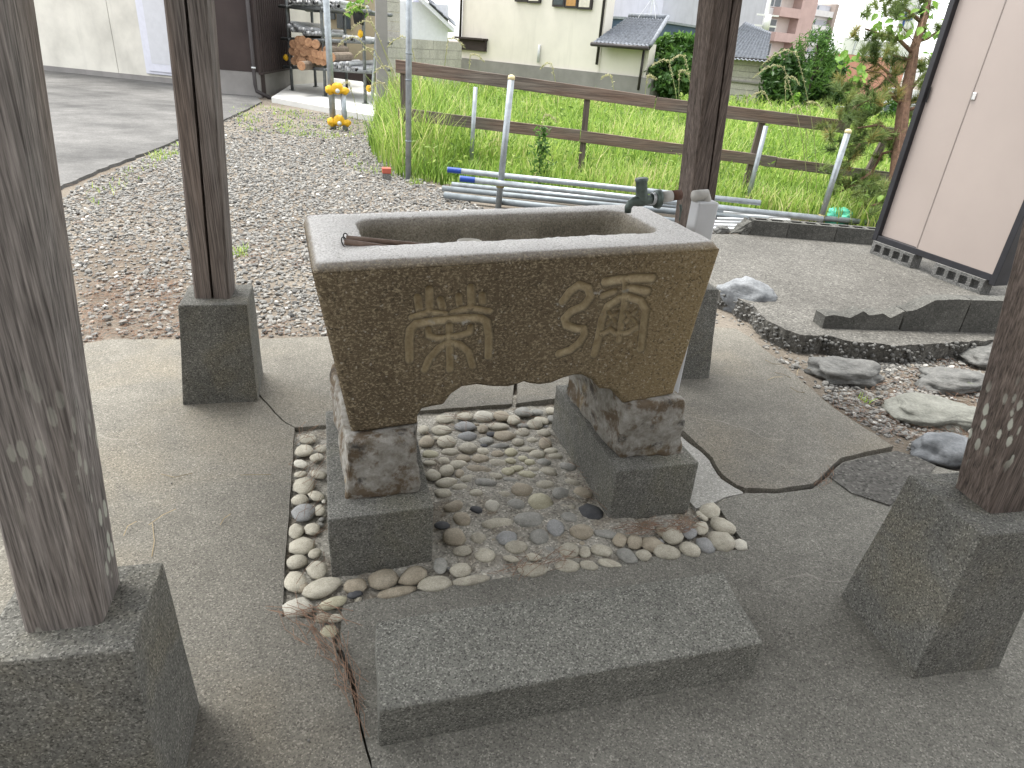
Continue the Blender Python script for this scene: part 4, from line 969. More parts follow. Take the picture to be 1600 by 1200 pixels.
lying(691, 294, 1120, 338, .026, 'weathered steel pipe on the ground in the middle of the pile', .045, .04, 'galv_dull')
lying(694, 305, 1110, 352, .030, 'thick grey steel pipe lying on the ground, lowest of the pile', .02, .02, 'galv_dull')
lying(740, 300, 1200, 343, .022, 'thin pale pipe squeezed between the lying pipes', .03, .03, 'galv')
lying(1095, 322, 1400, 352, .027, 'steel pipe on the ground running past the leaning poles', .02, .02, 'galv_dull')
# pale corrugated sheet lying behind the corner post
cs0, cs1 = G(1085, 344, .02), G(1175, 350, .02)
for k in range(6):
    a_, b_ = G(1060, 334 + 5.2 * k, GZ + .03), G(1235, 338 + 5.2 * k, GZ + .03)
    o = solo('steel_strip', *bevel(hexa([a_, b_, b_ + a3(.0, .05, 0), a_ + a3(0, .05, 0)], [a_ + a3(0, 0, .03), b_ + a3(0, 0, .03), b_ + a3(0, .05, .03), a_ + a3(0, .05, .03)]), .006, 2), M['alu'], 'pale galvanised strip in the flat stack behind the corner post', 'steel strip', 'galvanised strips stacked on the ground')
# green plastic bag
v, f = rock(G(1306, 342, .0), (.17, .12, .11), 5.2, 4, .35, 2.2); solo('plastic_bag', v, f, M['bag'], 'crumpled pale green plastic bag beside the leaning pole', 'bag', smooth=True)
# twin posts with yellow clamps, boundary stake
tw0, tw1 = G(521, 202, GZ), G(540, 204, GZ)
twin = thing('clamped_posts', 'twin short pipe posts joined by yellow clamps in the gravel', 'post', tuple(tw0))
tA, tB = tw0, tw0 + RIGHT * [1, 1, 0]
tall = V(505, 1, tA, tB); tall = tw0 + (V(513, 60, tA, tB) - tw0) * 1.9
part('post', *tube([tw0 - a3(0, 0, .05), tall], .046, 12), M['galv'], twin, True)
part('post', *tube([tw1 - a3(0, 0, .05), V(535, 134, tA, tB)], .040, 12), M['galv'], twin, True)
for cz in ((527, 140), (530, 190)):
    c = V(*cz, tA, tB); c1 = V(cz[0] - 11, cz[1], tA, tB); c2 = V(cz[0] + 11, cz[1] + 2, tA, tB)
    cl = part('clamp_cover', *rock(c1 - a3(0, .03, 0), (.075, .06, .065), 3, 3, .25, 1.8), M['yellow'], twin, True); part('clamp_cover', *rock(c2 - a3(0, .03, 0), (.07, .06, .055), 6, 3, .25, 1.8), M['yellow'], twin, True)
    part('clamp_cover', *rock(c - a3(0, .06, -.02), (.09, .05, .085), 8, 3, .25, 1.8), M['yellow'], twin, True)
    part('bolt', *tube([c - a3(0, .10, .01), c - a3(0, .155, .01)], .032, 10), M['alu'], twin, True)
sb = G(604, 281, GZ); v, f = bevel(box(sb + a3(-.045, -.045, -.05), sb + a3(.045, .045, .07)), .006, 2); v2, f2 = bevel(box(sb + a3(-.046, -.046, .071), sb + a3(.046, .046, .125)), .006, 2)
stk = thing('boundary_stake', 'small concrete boundary stake with a red painted top', 'stake', tuple(sb)); part('shaft', v, f, M['vent'], stk); part('top', v2, f2, plain('faded red paint', (.36, .09, .06), .8), stk)

# ================================================================== GRASS
def blades(P, h, w, lean_, tone, name, mat, seg=3, kind='stuff', label=None):
    n = len(P); a_ = rng.uniform(0, 2 * np.pi, n); l = rng.uniform(*lean_, n) * h; d = np.stack([np.cos(a_), np.sin(a_)], 1); sd = np.stack([-d[:, 1], d[:, 0]], 1)
    vs = []; k = seg
    for i in range(k):
        t = i / k; ww = w * (1 - t ** 1.6) * .5; c = np.c_[P[:, :2] + d * (l * t ** 2)[:, None], P[:, 2] + h * (t - .28 * t ** 3 * (l / h))]
        vs.append(np.c_[c[:, :2] - sd * ww[:, None], c[:, 2]]); vs.append(np.c_[c[:, :2] + sd * ww[:, None], c[:, 2]])
    vs.append(np.c_[P[:, :2] + d * l[:, None], P[:, 2] + h * (1 - .28 * (l / h))])
    V_ = np.stack(vs, 1); m = V_.shape[1]; base = np.arange(n)[:, None] * m; F_ = []
    fq = []
    for i in range(k - 1): fq.append(np.stack([base[:, 0] + 2 * i, base[:, 0] + 2 * i + 1, base[:, 0] + 2 * i + 3, base[:, 0] + 2 * i + 2], 1))
    ft = np.stack([base[:, 0] + 2 * k - 2, base[:, 0] + 2 * k - 1, base[:, 0] + 2 * k], 1)
    F_ = np.concatenate(fq).tolist() + ft.tolist(); tn_ = np.repeat(tone, m)
    return V_.reshape(-1, 3), F_, tn_
gp_ = [(575, 232), (592, 255), (625, 278), (690, 290), (760, 292), (1000, 316), (1290, 350), (1420, 372), (1560, 372), (2000, 380), (2000, 190), (1560, 140), (1330, 175), (1010, 128), (720, 92), (640, 88), (600, 120), (597, 175), (585, 200)]
# field sheet under the blades
fp = [G(u, v_, GZ)[:2] for u, v_ in ((590, 245), (690, 287), (1000, 312), (1290, 348), (1450, 372))]
fld = fp + [a3(9, 1.5), a3(40, 8), a3(40, 45), a3(4, 45), a3(1.2, 14), a3(.6, 8)]
M['field'] = plain('grassy soil', (.13, .18, .04), .95, .35, 3., bumpd=.01)
v, f = prism(fld, GZ - .1, GZ + .004); solo('field', v, f, M['field'], kind='structure')
# sample in the view: distance ~ 1/z so that near grass gets more blades
N = 175000
dd = 5.2 * (30 / 5.2) ** (rng.random(N) ** 1.0); aa = rng.uniform(R(-2), R(68), N)
X_ = CAM[0] + dd * np.sin(aa); Y_ = CAM[1] + dd * np.cos(aa); PP = np.c_[X_, Y_, np.full(N, GZ)]
uv = PX(PP); ok = inpoly(uv, gp_); PP = PP[ok]; dd = dd[ok]; uv = uv[ok]; print('blades', len(PP))
sel = rng.permutation(len(PP))[:56000]; PP = PP[sel]; dd = dd[sel]; uv = uv[sel]
cl = nz(PP[:, :2], .55, 2.) ; cl2 = nz(PP[:, :2], 1.6, 7.)
hh = np.clip(.33 + .22 * cl + .14 * cl2 + rng.normal(0, .09, len(PP)), .10, .80)
tuft = np.exp(-(((uv[:, 0] - 660) / 75) ** 2 + ((uv[:, 1] - 215) / 75) ** 2)); hh *= 1 + .9 * tuft
nearf = uv[:, 1] > 268; hh = np.where(nearf, hh * .62, hh)
ww = np.clip(.007 + dd * .0009, .008, .03) * rng.uniform(.7, 1.3, len(PP))
tone = np.clip(.46 + .38 * cl + .25 * cl2 + rng.normal(0, .24, len(PP)) - .16 * tuft, 0, 1)
v, f, t = blades(PP, hh, ww, (.15, .75), tone, '', None); solo('tall_grass', v, f, M['grass'], kind='stuff', attr={'tone': t})
# broad weeds in the field: leafy clumps
def leafquads(C, size, tone, up=.3, asp=.45):
    n = len(C); nrm = rng.normal(0, 1, (n, 3)); nrm[:, 2] += up; nrm /= np.linalg.norm(nrm, axis=1)[:, None]
    a_ = rng.normal(0, 1, (n, 3)); a_ -= nrm * (a_ * nrm).sum(1)[:, None]; a_ /= np.linalg.norm(a_, axis=1)[:, None]; b_ = np.cross(nrm, a_); s = size[:, None]
    q = np.stack([C - a_ * s, C + b_ * s * asp + nrm * s * .12, C + a_ * s, C - b_ * s * asp + nrm * s * .12], 1)
    idx = np.arange(n)[:, None] * 4; F_ = np.concatenate([np.c_[idx, idx + 1, idx + 2], np.c_[idx, idx + 2, idx + 3]])
    return q.reshape(-1, 3), F_, np.repeat(tone, 4)
N = 9000; k_ = rng.permutation(len(PP))[:N]; C = PP[k_] + np.c_[rng.normal(0, .05, (N, 2)), rng.uniform(.12, .42, N)]
ok = dd[k_] > 7.0; C = C[ok]; v, f, t = leafquads(C, np.clip(dd[k_][ok] * .0035, .03, .09) * rng.uniform(.7, 1.4, len(C)), np.clip(rng.normal(.5, .28, len(C)), 0, 1), .8, .3); solo('field_weeds', v, f, M['weedleaf'], kind='stuff', attr={'tone': t})
# short grass in the gravel
pats = [((352, 168), (420, 165), (590, 190), (600, 225), (480, 215), (380, 205)), ((575, 225), (600, 210), (690, 290), (640, 290)), ((230, 245), (290, 215), (345, 190), (350, 200), (300, 235), (250, 255)), ((500, 240), (600, 240), (640, 285), (560, 270)), ((362, 390), (388, 390), (388, 403), (362, 403)), ((130, 300), (250, 240), (250, 262), (140, 330))]
cnts = [1500, 900, 500, 200, 60, 60]; allP = []
for pp, c_ in zip(pats, cnts):
    us = [x[0] for x in pp]; vs_ = [x[1] for x in pp]; uvc = np.c_[rng.uniform(min(us), max(us), c_ * 4), rng.uniform(min(vs_), max(vs_), c_ * 4)]; uvc = uvc[inpoly(uvc, pp)][:c_]
    P_ = np.array([G(u, v_, GZ) for u, v_ in uvc]); P_ = P_[nz(P_[:, :2], 2.4, 5.) > -.05]; allP.append(P_)
PP2 = np.concatenate(allP); n = len(PP2); d2 = np.linalg.norm(PP2 - CAM, axis=1)
v, f, t = blades(PP2, rng.uniform(.025, .085, n), .004 + d2 * .0007, (.3, 1.), np.clip(rng.normal(.6, .2, n), 0, 1), '', None, 2); solo('short_grass', v, f, M['grass'], kind='stuff', attr={'tone': t})
P_ = np.array([G(u, v_, GZ) for u, v_ in [(1490, 606)] * 14 + [(1352, 629)] * 9]) + np.c_[rng.normal(0, .02, (23, 2)), np.zeros(23)]
v, f, t = blades(P_, np.r_[rng.uniform(.05, .11, 14), rng.uniform(.03, .05, 9)], np.full(23, .007), (.5, 1.4), rng.uniform(.5, .8, 23), '', None); solo('weeds', v, f, M['grass'], kind='stuff', attr={'tone': t})
# tall seed stalks, each nodding
stl = []; stn = []
for (ub, vb, ut, vt, nd) in [(650, 250, 600, 130, -1), (655, 240, 585, 78, -1), (660, 240, 640, 60, -1), (668, 245, 610, 105, -1), (690, 235, 560, 60, -1), (700, 200, 700, 60, 1), (740, 200, 735, 85, 1), (640, 200, 580, 35, -1), (630, 190, 570, 10, -1), (870, 190, 862, 100, -1), (1010, 190, 1012, 118, 1), (960, 200, 955, 118, -1), (1060, 230, 1045, 95, -1), (1080, 200, 1070, 88, -1), (1068, 200, 1062, 110, 1),
                             (1275, 330, 1245, 82, -1), (1262, 330, 1225, 105, -1), (1240, 250, 1228, 120, 1), (1236, 260, 1195, 145, -1), (1265, 260, 1250, 168, -1), (1270, 300, 1262, 160, 1), (845, 290, 850, 180, 1), (560, 200, 545, 130, -1)]:
    b_ = G(ub, vb, GZ); A_ = b_; B_ = b_ + RIGHT * [1, 1, 0]; t_ = V(ut, vt, A_, B_); h = t_[2] - b_[2]; r_ = np.array([RIGHT[0], RIGHT[1], 0]) * nd
    pts = [b_ + (t_ - b_) * s + r_ * (-.10 * h * math.sin(s * math.pi) * .5) for s in np.linspace(0, 1, 7)]
    pts += [pts[-1] + r_ * .07 * h + a3(0, 0, .01 * h), pts[-1] + r_ * .15 * h - a3(0, 0, .03 * h), pts[-1] + r_ * .21 * h - a3(0, 0, .09 * h)]
    dpt = DEP(b_); v, f = tube(pts, [.0012 * dpt * .33 + .0009] * 7 + [.0012 * dpt * .3 + .001] * 3, 4, False); stl.append((v, f)); stn += [.35] * len(v)
    C = np.array([np.array(pts[5 + int(k // 14)]) * (1 - (k % 14) / 14) + np.array(pts[6 + int(k // 14)]) * ((k % 14) / 14) for k in range(52)]) + rng.normal(0, .006 * dpt / 6, (52, 3))
    v, f, t = leafquads(C, np.full(52, .0022 * dpt), np.full(52, .9), 0., .25); stl.append((v, f)); stn += [.9] * len(v)
v, f = join(*stl); solo('seed_stalks', v, f, M['stalk'], kind='stuff', attr={'tone': np.array(stn)})
# dark weed by the pipes
wb_ = G(840, 292, GZ); C = np.array([wb_ + a3(rng.normal(0, .07), rng.normal(0, .05), h_) for h_ in rng.uniform(.05, .62, 260)]); C[:, :2] = wb_[:2] + (C[:, :2] - wb_[:2]) * (1.2 - C[:, 2:] * 1.2)
v, f, t = leafquads(C, rng.uniform(.02, .05, 260), rng.uniform(0, 1, 260), .5, .35); wd = thing('tall_weed', 'dark green leafy weed standing behind the raised pipes', 'weed', tuple(wb_)); part('leaves', v, f, M['leaf_mid'], wd, attr={'tone': t}); part('stem', *tube([wb_, wb_ + a3(.01, 0, .6)], [.008, .003], 6), M['leaf_mid'], wd)
# ================================================================== BUILDINGS
class Facade:
    def __init__(s, A, B):
        s.A = np.array([A[0], A[1], 0.]); B = np.array([B[0], B[1], 0.]); s.L = np.linalg.norm(B - s.A); s.d = (B - s.A) / s.L; s.n = np.array([s.d[1], -s.d[0], 0.])
        if s.n @ (CAM - s.A) < 0: s.n = -s.n
        s.B = B
    def px(s, u, v_):
        P = V(u, v_, s.A, s.B); return (P - s.A) @ s.d, P[2]
    def pt(s, a_, t, z): return s.A + s.d * a_ + s.n * t + a3(0, 0, z)
    def box(s, s0, s1, t0, t1, z0, z1): return hexa([s.pt(s0, t1, z0), s.pt(s1, t1, z0), s.pt(s1, t0, z0), s.pt(s0, t0, z0)], [s.pt(s0, t1, z1), s.pt(s1, t1, z1), s.pt(s1, t0, z1), s.pt(s0, t0, z1)])
    def pxbox(s, u0, v0, u1, v1, t0, t1):
        um, vm = (u0 + u1) / 2, (v0 + v1) / 2
        return s.box(s.px(u0, vm)[0], s.px(u1, vm)[0], t0, t1, s.px(um, v1)[1], s.px(um, v0)[1])
def facing(u0, u1, v_, dep, skew=0.):
    return Facade(AT(u0, v_, dep), AT(u1, v_, dep + skew))
def wallmat(name, col, stain=.25, sc=1.2, streak=True):
    k = Mat(name, .85, .3); c = k.mix(tuple(x * (1 - stain) for x in col), col, k.ramp(k.noise(sc, 5, .6), [(.3, 0.), (.6, 1.)]))
    if streak: c = k.mix(c, tuple(x * .72 for x in col), k.ramp(k.noise(1., 4, .6, k.mapping((3.2, 3.2, .35))), [(.56, 0.), (.75, .55)]))
    k.color(c); k.bump(k.noise(80, 3, .6), .002, .4); return k.m
M['wall_cream'] = wallmat('cream wall', (.68, .66, .59)); M['wall_white'] = wallmat('warm white stucco', (.70, .665, .60), .10)
M['brown_clad'] = wallmat('dark brown cladding', (.050, .038, .036), .3); M['footing'] = wallmat('grey footing', (.26, .25, .24), .3)
M['door_white'] = plain('white door metal', (.62, .63, .70), .45, .06); M['glass_frost'] = plain('frosted pane', (.56, .57, .60), .3, .05)
M['glass'] = plain('dark window glass', (.06, .075, .085), .15, .3, 2., 0., .6)
M['downpipe'] = plain('dark brown downpipe', (.035, .03, .03), .5)
M['rackpad'] = plain('new pale concrete', (.52, .52, .50), .9, .12, 2.)
M['steel_dark'] = plain('painted rack steel', (.16, .17, .17), .6, .3, 12., .4)
M['tile'] = plain('grey roof tile', (.16, .175, .20), .55, .35, 14.)
M['wblock'] = concrete('pale block wall', (.33, .32, .29), (.45, .43, .39), .25, 90., 1.5)
M['brown_house'] = None
# --- cream building at the left
HA, HB = G(75, 110, .0), G(386, 142, .0)
H = Facade(HA, HB); hL = H.L
house = thing('cream_building', 'cream-walled building with a white sliding door beyond the concrete drive', 'building', tuple((HA + HB) / 2))
sm = H.px(176, 60)[0]
v, f = H.box(-6, sm - .008, -4, 0, -.05, 3.6); part('wall', v, f, M['wall_cream'], house)
v, f = H.box(sm + .008, hL, -4, 0.002, -.05, 3.6); part('wall', v, f, M['wall_cream'], house)
part('wall_joint', *H.box(sm - .009, sm + .009, -.3, -.012, -.04, 3.58), M['footing'], house); part('skirting', *H.box(-6, hL - .01, .004, .03, -.05, .10), M['footing'], house)
part('roof', *H.box(-6.4, hL + .4, -4.4, .5, 3.61, 3.8), M['tile'], house)
d0, d1 = H.px(228, 50)[0], H.px(290, 50)[0]; dz = H.px(250, 112)[1]; d1 = d0 + 1.7
door = part('door_frame', *bevel(H.box(d0 - .10, d1 + .10, .003, .07, dz - .06, 2.3), .01, 1), M['door_white'], house)
for k in range(2):
    a_ = d0 + k * .86; part('leaf', *bevel(H.box(a_, a_ + .84, .071, .10, dz + .0, 2.25), .008, 1), M['door_white'], door); part('pane', *H.box(a_ + .11, a_ + .73, .101, .106, dz + .16, 2.12), M['glass_frost'], door)
mt = H.px(371, 10); part('meter_box', *bevel(H.box(mt[0] - .13, mt[0] + .15, .004, .09, mt[1] - .25, mt[1] + .3), .02, 2), M['door_white'], house)
# --- dark brown clad shed next to it
c0 = G(410, 149, .02); cB = G(500, 123, .02); SH = Facade(c0, cB)
c_l = c0 - H.d * (np.linalg.norm(c0 - HB) + .1); SF = Facade(c0 - H.d * .46, c0)
zf = SH.px(415, 112)[1]; shed = thing('brown_shed', 'dark brown ribbed shed wall on a concrete footing behind the pipe rack', 'shed', tuple(c0))
def ribs(F_, s0, s1, z0, z1, pitch=.22, dp=.03):
    ss, tt_ = [], []
    n = int((s1 - s0) / pitch)
    for k in range(n):
        a_ = s0 + (s1 - s0) * k / n; w = (s1 - s0) / n; ss += [a_, a_ + w * .78, a_ + w * .80, a_ + w * .96, a_ + w * .98]; tt_ += [0, 0, dp, dp, 0]
    ss.append(s1); tt_.append(0)
    return gridface(np.array([[F_.pt(a_, t, z0) for a_, t in zip(ss, tt_)], [F_.pt(a_, t, z1) for a_, t in zip(ss, tt_)]]))
part('cladding', *ribs(SH, 0, SH.L, zf, 3.4, .17, .025), M['brown_clad'], shed); part('cladding', *ribs(SF, 0, SF.L, zf, 3.4, .2, .025), M['brown_clad'], shed)
part('wall', *SH.box(.02, SH.L, -1.2, -.02, zf, 3.4), M['brown_clad'], shed)
part('footing', *SH.box(.03, SH.L, -1.2, -.03, -.1, zf - .003), M['footing'], shed)
part('sill', *SH.box(-.02, SH.L, -.03, .03, zf - .04, zf - .001), M['brown_clad'], shed)
part('corner_post', *H.box((c0 - H.A) @ H.d - .44, (c0 - H.A) @ H.d - .06, (c0 - H.A) @ H.n - .25, (c0 - H.A) @ H.n - .06, -.05, zf - .01), M['brown_clad'], shed)
dpx = lambda u, v_: V(u, v_, c0 + SH.n * .08, c0 + SH.n * .08 + SH.d) 
bp0 = c0 - H.d * .08 + H.n * .10
part('downpipe', *tube([bp0 + a3(0, 0, 3.3), bp0 + a3(0, 0, .20), bp0 + a3(.02, -.02, .08), V(432, 158, bp0, bp0 + a3(1, -.3, 0))], .038, 10), M['downpipe'], shed, True)
for z_ in (zf + .05, 1.9): part('bracket', *tube([bp0 + a3(0, 0, z_), bp0 + a3(0, 0, z_ + .03)], .045, 10), M['alu'], shed, True)
# --- concrete drive in front, pale pad under the rack
dr = [G(95, 290, .0), G(160, 262, .0), G(235, 232, .02), G(300, 203, .03), G(352, 181, .04), G(409, 154, .05)]
dpoly = rough_line(dr, .08, .03, 51) + [H.pt(hL + .35, .35, 0)[:2], H.pt(hL, -.2, 0)[:2], H.pt(-6, -.2, 0)[:2], a3(-16, 12), a3(-9, 1.5), a3(-3.4, 3.6)]
v, f = prism(dpoly, -.3, -.004); solo('drive', v, f, M['drive'], kind='structure')
rp = [G(424, 152, .06), G(588, 182, .06), G(600, 160, .06), G(560, 122, .06), G(470, 122, .06)]
v, f = prism([p_[:2] for p_ in rp], -.2, .06); solo('rack_pad', v, f, M['rackpad'], kind='structure')
# --- pipe rack with pipes and logs
R1, R2 = G(457, 141, .06), G(571, 162, .06); RK = Facade(R1, R2); RK.n = -a3(.33, .944, 0); rb = -RK.n
rack = thing('pipe_rack', 'steel scaffold rack stacked with pipes and logs on a pale pad', 'rack', tuple(R1))
Z0 = .06; DP = 1.5
posts_s = [0., .48 * RK.L, RK.L]
for s in posts_s:
    for t in (0., -DP): part('post', *tube([RK.pt(s, t, Z0), RK.pt(s, t, 2.9)], .032, 8), M['steel_dark'], rack, True)
    for t in (0., -DP): part('foot_plate', *RK.box(s - .08, s + .08, t - .08, t + .08, Z0 - .002, Z0 + .012), M['steel_dark'], rack)
shelf = []
for (ul, vl, ur, vr) in ((458, 106, 575, 112), (457, 62, 578, 66), (456, 11, 580, 18)):
    sl, zl_ = RK.px(ul, vl); sr, zr2 = RK.px(ur, vr); shelf.append((zl_, zr2))
    for t in (0.045, -DP - .045): part('beam', *tube([RK.pt(-.25, t, zl_), RK.pt(RK.L + .25, t, zr2)], .033, 8), M['steel_dark'], rack, True)
    for s in posts_s: z_ = zl_ + (zr2 - zl_) * s / RK.L; part('cross_bar', *tube([RK.pt(s + .07, .1, z_), RK.pt(s + .07, -DP - .1, z_)], .028, 8), M['steel_dark'], rack, True)
for (u, v_) in ((449, 90), (565, 53), (578, 138)):
    s, z_ = RK.px(u, v_); part('clamp', *rock(RK.pt(s, .08, z_), (.055, .05, .07), u, 2, .25), M['yellow'], rack, True)
part('brace', *tube([RK.pt(RK.L + .25, .12, .1), RK.pt(RK.L + .55, -.2, 2.9)], .03, 8), M['galv'], rack, True)
q2 = lambda x, y: RK.px(420 + .175 * x, .175 * y)
M['log_bark'] = stone_mat('weathered log bark', ((.17, .13, .10), (.30, .25, .20)), .4, 12.); M['log_end'] = stone_mat('cut log end', ((.26, .13, .07), (.46, .27, .15)), .4, 20.); M['rpipe'] = plain('grey store pipe', (.38, .39, .40), .5, .2, 6., .2)
pm = pipe_mesh((0, 0, 0), (0, 1, 0), .046, .038, 10, .4); pme = raw('scaffold_pipe', pm[0], pm[1], M['rpipe'], True)
lm = tube([(0, 0, 0), (0, .005, 0), (0, 1.2, 0), (0, 1.205, 0)], [.082, .088, .09, .08], 12); lme = raw('log', lm[0], lm[1], M['log_bark'], False); lme.materials.append(M['log_end'])
for p_ in lme.polygons:
    if abs(p_.normal.y) > .6: p_.material_index = 1
ang = math.atan2(rb[1], rb[0]) - math.pi / 2
def put(name, me, s, z, t, L, lab, cat, grp):
    o = bpy.data.objects.new(name, me); COL.objects.link(o); o.location = tuple(RK.pt(s, t, z)); o.rotation_euler = (0, 0, ang); o.scale = (1, L, 1); o['label'] = lab; o['category'] = cat; o['group'] = grp
rows = [([(570 + 32 * k, 592 + 4.2 * k) for k in range(8)] + [(575, 565), (672, 570), (728, 568), (612, 578)], 'open-ended steel pipe piled on the lowest shelf of the rack', 'pipes on the lowest shelf'),
        ([(330 + 27 * k, 300) for k in range(6)] + [(240 + 33 * k, 268) for k in range(6)] + [(212, 235), (222, 208), (260, 238)], 'open-ended steel pipe piled above the logs in the rack', 'pipes above the logs'),
        ([(697, 335), (730, 343), (762, 347), (795, 350)], 'short dark pipe on the middle shelf beside the logs', 'pipes on the middle shelf end'),
        ([(220 + 34 * k, 28) for k in range(8)] + [(235 + 34 * k, 0) for k in range(7)] + [(565 + 38 * k, 55) for k in range(3)] + [(575 + 36 * k, 24) for k in range(3)], 'open-ended steel pipe on the top shelf of the rack', 'pipes on the top shelf')]
for pts, lab, grp in rows:
    for x, y in pts: s, z = q2(x, y); put('scaffold_pipe', pme, s, z, .13 + rng.uniform(-.06, .08), 1.9 * rng.uniform(.9, 1.05), lab, 'pipe', grp)
for x, y in [(235,395),(278,360),(325,360),(305,410),(355,420),(385,380),(445,395),(410,430),(225,458),(278,458),(335,465),(385,470),(440,478),(475,440),(260,503),(307,507),(235,545),(285,550),(355,520),(405,525),(490,495),(330,552),(450,540),(500,545),(545,500),(530,450),(580,510)]:
    s, z = q2(x, y); put('log', lme, s, z, .10 + rng.uniform(-.08, .1), 1.0, 'round log with an orange cut end stacked in the rack', 'log', 'logs stacked in the rack')
s, z = q2(385, 582); put('log', lme, s, z, .62, 1.2, 'longer grey log sticking out at the foot of the log pile', 'log', 'logs stacked in the rack')
# planter with a bright plant on the rack top
s, z = q2(815, 70); C = np.array([RK.pt(s, .1, z) for _ in range(90)]) + rng.normal(0, .10, (90, 3)); v, f, t = leafquads(C, rng.uniform(.05, .09, 90), rng.uniform(.3, 1, 90), .4, .4)
pt_ = thing('potted_plant', 'bright green potted plant on the rack', 'plant', tuple(RK.pt(s, .1, z - .28))); part('leaves', v, f, M['leaf_lime'], pt_, attr={'tone': t}); part('pot', *tube([RK.pt(s, .1, z - .28), RK.pt(s, .1, z - .08)], [.09, .12], 12), M['black'], pt_, True)
# --- concrete post, block wall, lean-to, beige house behind the rack
cp = G(598, 181, .0); v, f = bevel(box(cp + a3(-.10, -.06, -.1), cp + a3(.10, .10, 2.6)), .012, 2); solo('concrete_post', v, f, M['footing'], 'square grey concrete post beside the pipe rack', 'post')
bhA, bhB = AT(470, 60, 20.), AT(640, 60, 18.); BHF = Facade(bhA, bhB); bh = thing('beige_house', 'beige house wall with a dark window seen through the pipe rack', 'house', (*bhA[:2], 0))
M['wall_beige'] = wallmat('beige siding', (.52, .45, .31), .2); part('wall', *BHF.box(0, BHF.L - .6, -.3, 0, -.1, 4), M['wall_beige'], bh)
for (a0, b0, a1, b1) in ((528, 18, 548, 45), (502, 8, 524, 30)): part('window', *BHF.pxbox(a0, b0, a1, b1, .0, .05), M['glass'], bh)
part('shade', *BHF.pxbox(505, 95, 595, 136, .3, .34), M['brown_clad'], bh)
bw0, bw1 = AT(604, 60, 15.2), AT(722, 72, 18.4); BWF = Facade(bw0, bw1); bwt = thing('block_wall', 'grey concrete block wall between the rack and the white house', 'wall', (*bw0[:2], GZ))
ztop = BWF.px(610, 58)[1]; nb = int(BWF.L / .4) + 1; nr = max(3, int((ztop - GZ) / .2)); bh_ = (ztop - GZ) / nr
bme = {}
for r_ in range(nr):
    for k in range(nb):
        s0_ = k * .4 - (.2 if r_ % 2 else 0); part('block', *BWF.box(max(s0_, 0) + .004, min(s0_ + .4, BWF.L) - .004, -.12, rng.uniform(-.004, .004), GZ + r_ * bh_ + .004, GZ + (r_ + 1) * bh_ - .004), M['wblock'], bwt) if min(s0_ + .4, BWF.L) - max(s0_, 0) > .05 else None
part('mortar', *BWF.box(0, BWF.L, -.11, -.012, GZ, ztop - .003), M['footing'], bwt)
pl0 = Facade(AT(601, 30, 15.6), AT(625, 30, 15.9)); pw = thing('block_pillar', 'tall pale concrete block pillar beside the white lean-to', 'wall', (*pl0.A[:2], 0))
for r_ in range(16): part('block', *pl0.box((.0 if r_ % 2 else -.02), pl0.L, -.15, rng.uniform(-.003, .003), r_ * .2 + .004, r_ * .2 + .196), M['wblock'], pw)
ln = Facade(AT(622, 30, 27.), AT(700, 40, 27.5)); lt = thing('lean_to', 'white lean-to wall under a sloping tiled eave', 'shed', (*ln.A[:2], 0)); part('wall', *ln.box(0, ln.L, -2, 0, -.1, ln.px(650, 3)[1]), M['door_white'], lt)
e0, e1 = ln.px(646, -14), ln.px(707, 44)
q = hexa([ln.pt(e0[0], .5, e0[1] - .18), ln.pt(e1[0], .5, e1[1] - .16), ln.pt(e1[0], -2, e1[1] - .16), ln.pt(e0[0], -2, e0[1] - .18)], [ln.pt(e0[0], .5, e0[1]), ln.pt(e1[0], .5, e1[1]), ln.pt(e1[0], -2, e1[1]), ln.pt(e0[0], -2, e0[1])]); part('eave', *q, M['door_white'], lt)
def tiles(P00, P10, P01, P11, nx, ny, amp=.035, step=.03, sx=8):
    """wavy tile courses over a quad: P00-P10 eave, P01-P11 ridge"""
    n_ = np.cross(P10 - P00, P01 - P00); n_ /= np.linalg.norm(n_); n_ = n_ if n_[2] > 0 else -n_
    rows_ = []
    for j in range(ny):
        for w in (0., .999):
            tv = (j + w) / ny; rr_ = []
            for i in range(nx * sx + 1):
                tu = i / (nx * sx); a_ = P00 + (P10 - P00) * tu; b_ = P01 + (P11 - P01) * tu
                rr_.append(a_ + (b_ - a_) * tv + n_ * (amp * .5 * math.cos(2 * math.pi * i / sx) + step * (1 - w)))
            rows_.append(rr_)
    return gridface(np.array(rows_))
tq = [ln.pt(e1[0] + .05, .6, e1[1] + .03), ln.pt(e0[0], .6, e0[1] + .03), ln.pt(e1[0] + .35, -2, e1[1] + .25), ln.pt(e0[0] + .35, -2, e0[1] + .25)]
part('roof', *tiles(*[np.array(x) for x in (tq[0], tq[2], tq[1], tq[3])], 10, 6), M['tile'], lt, True)
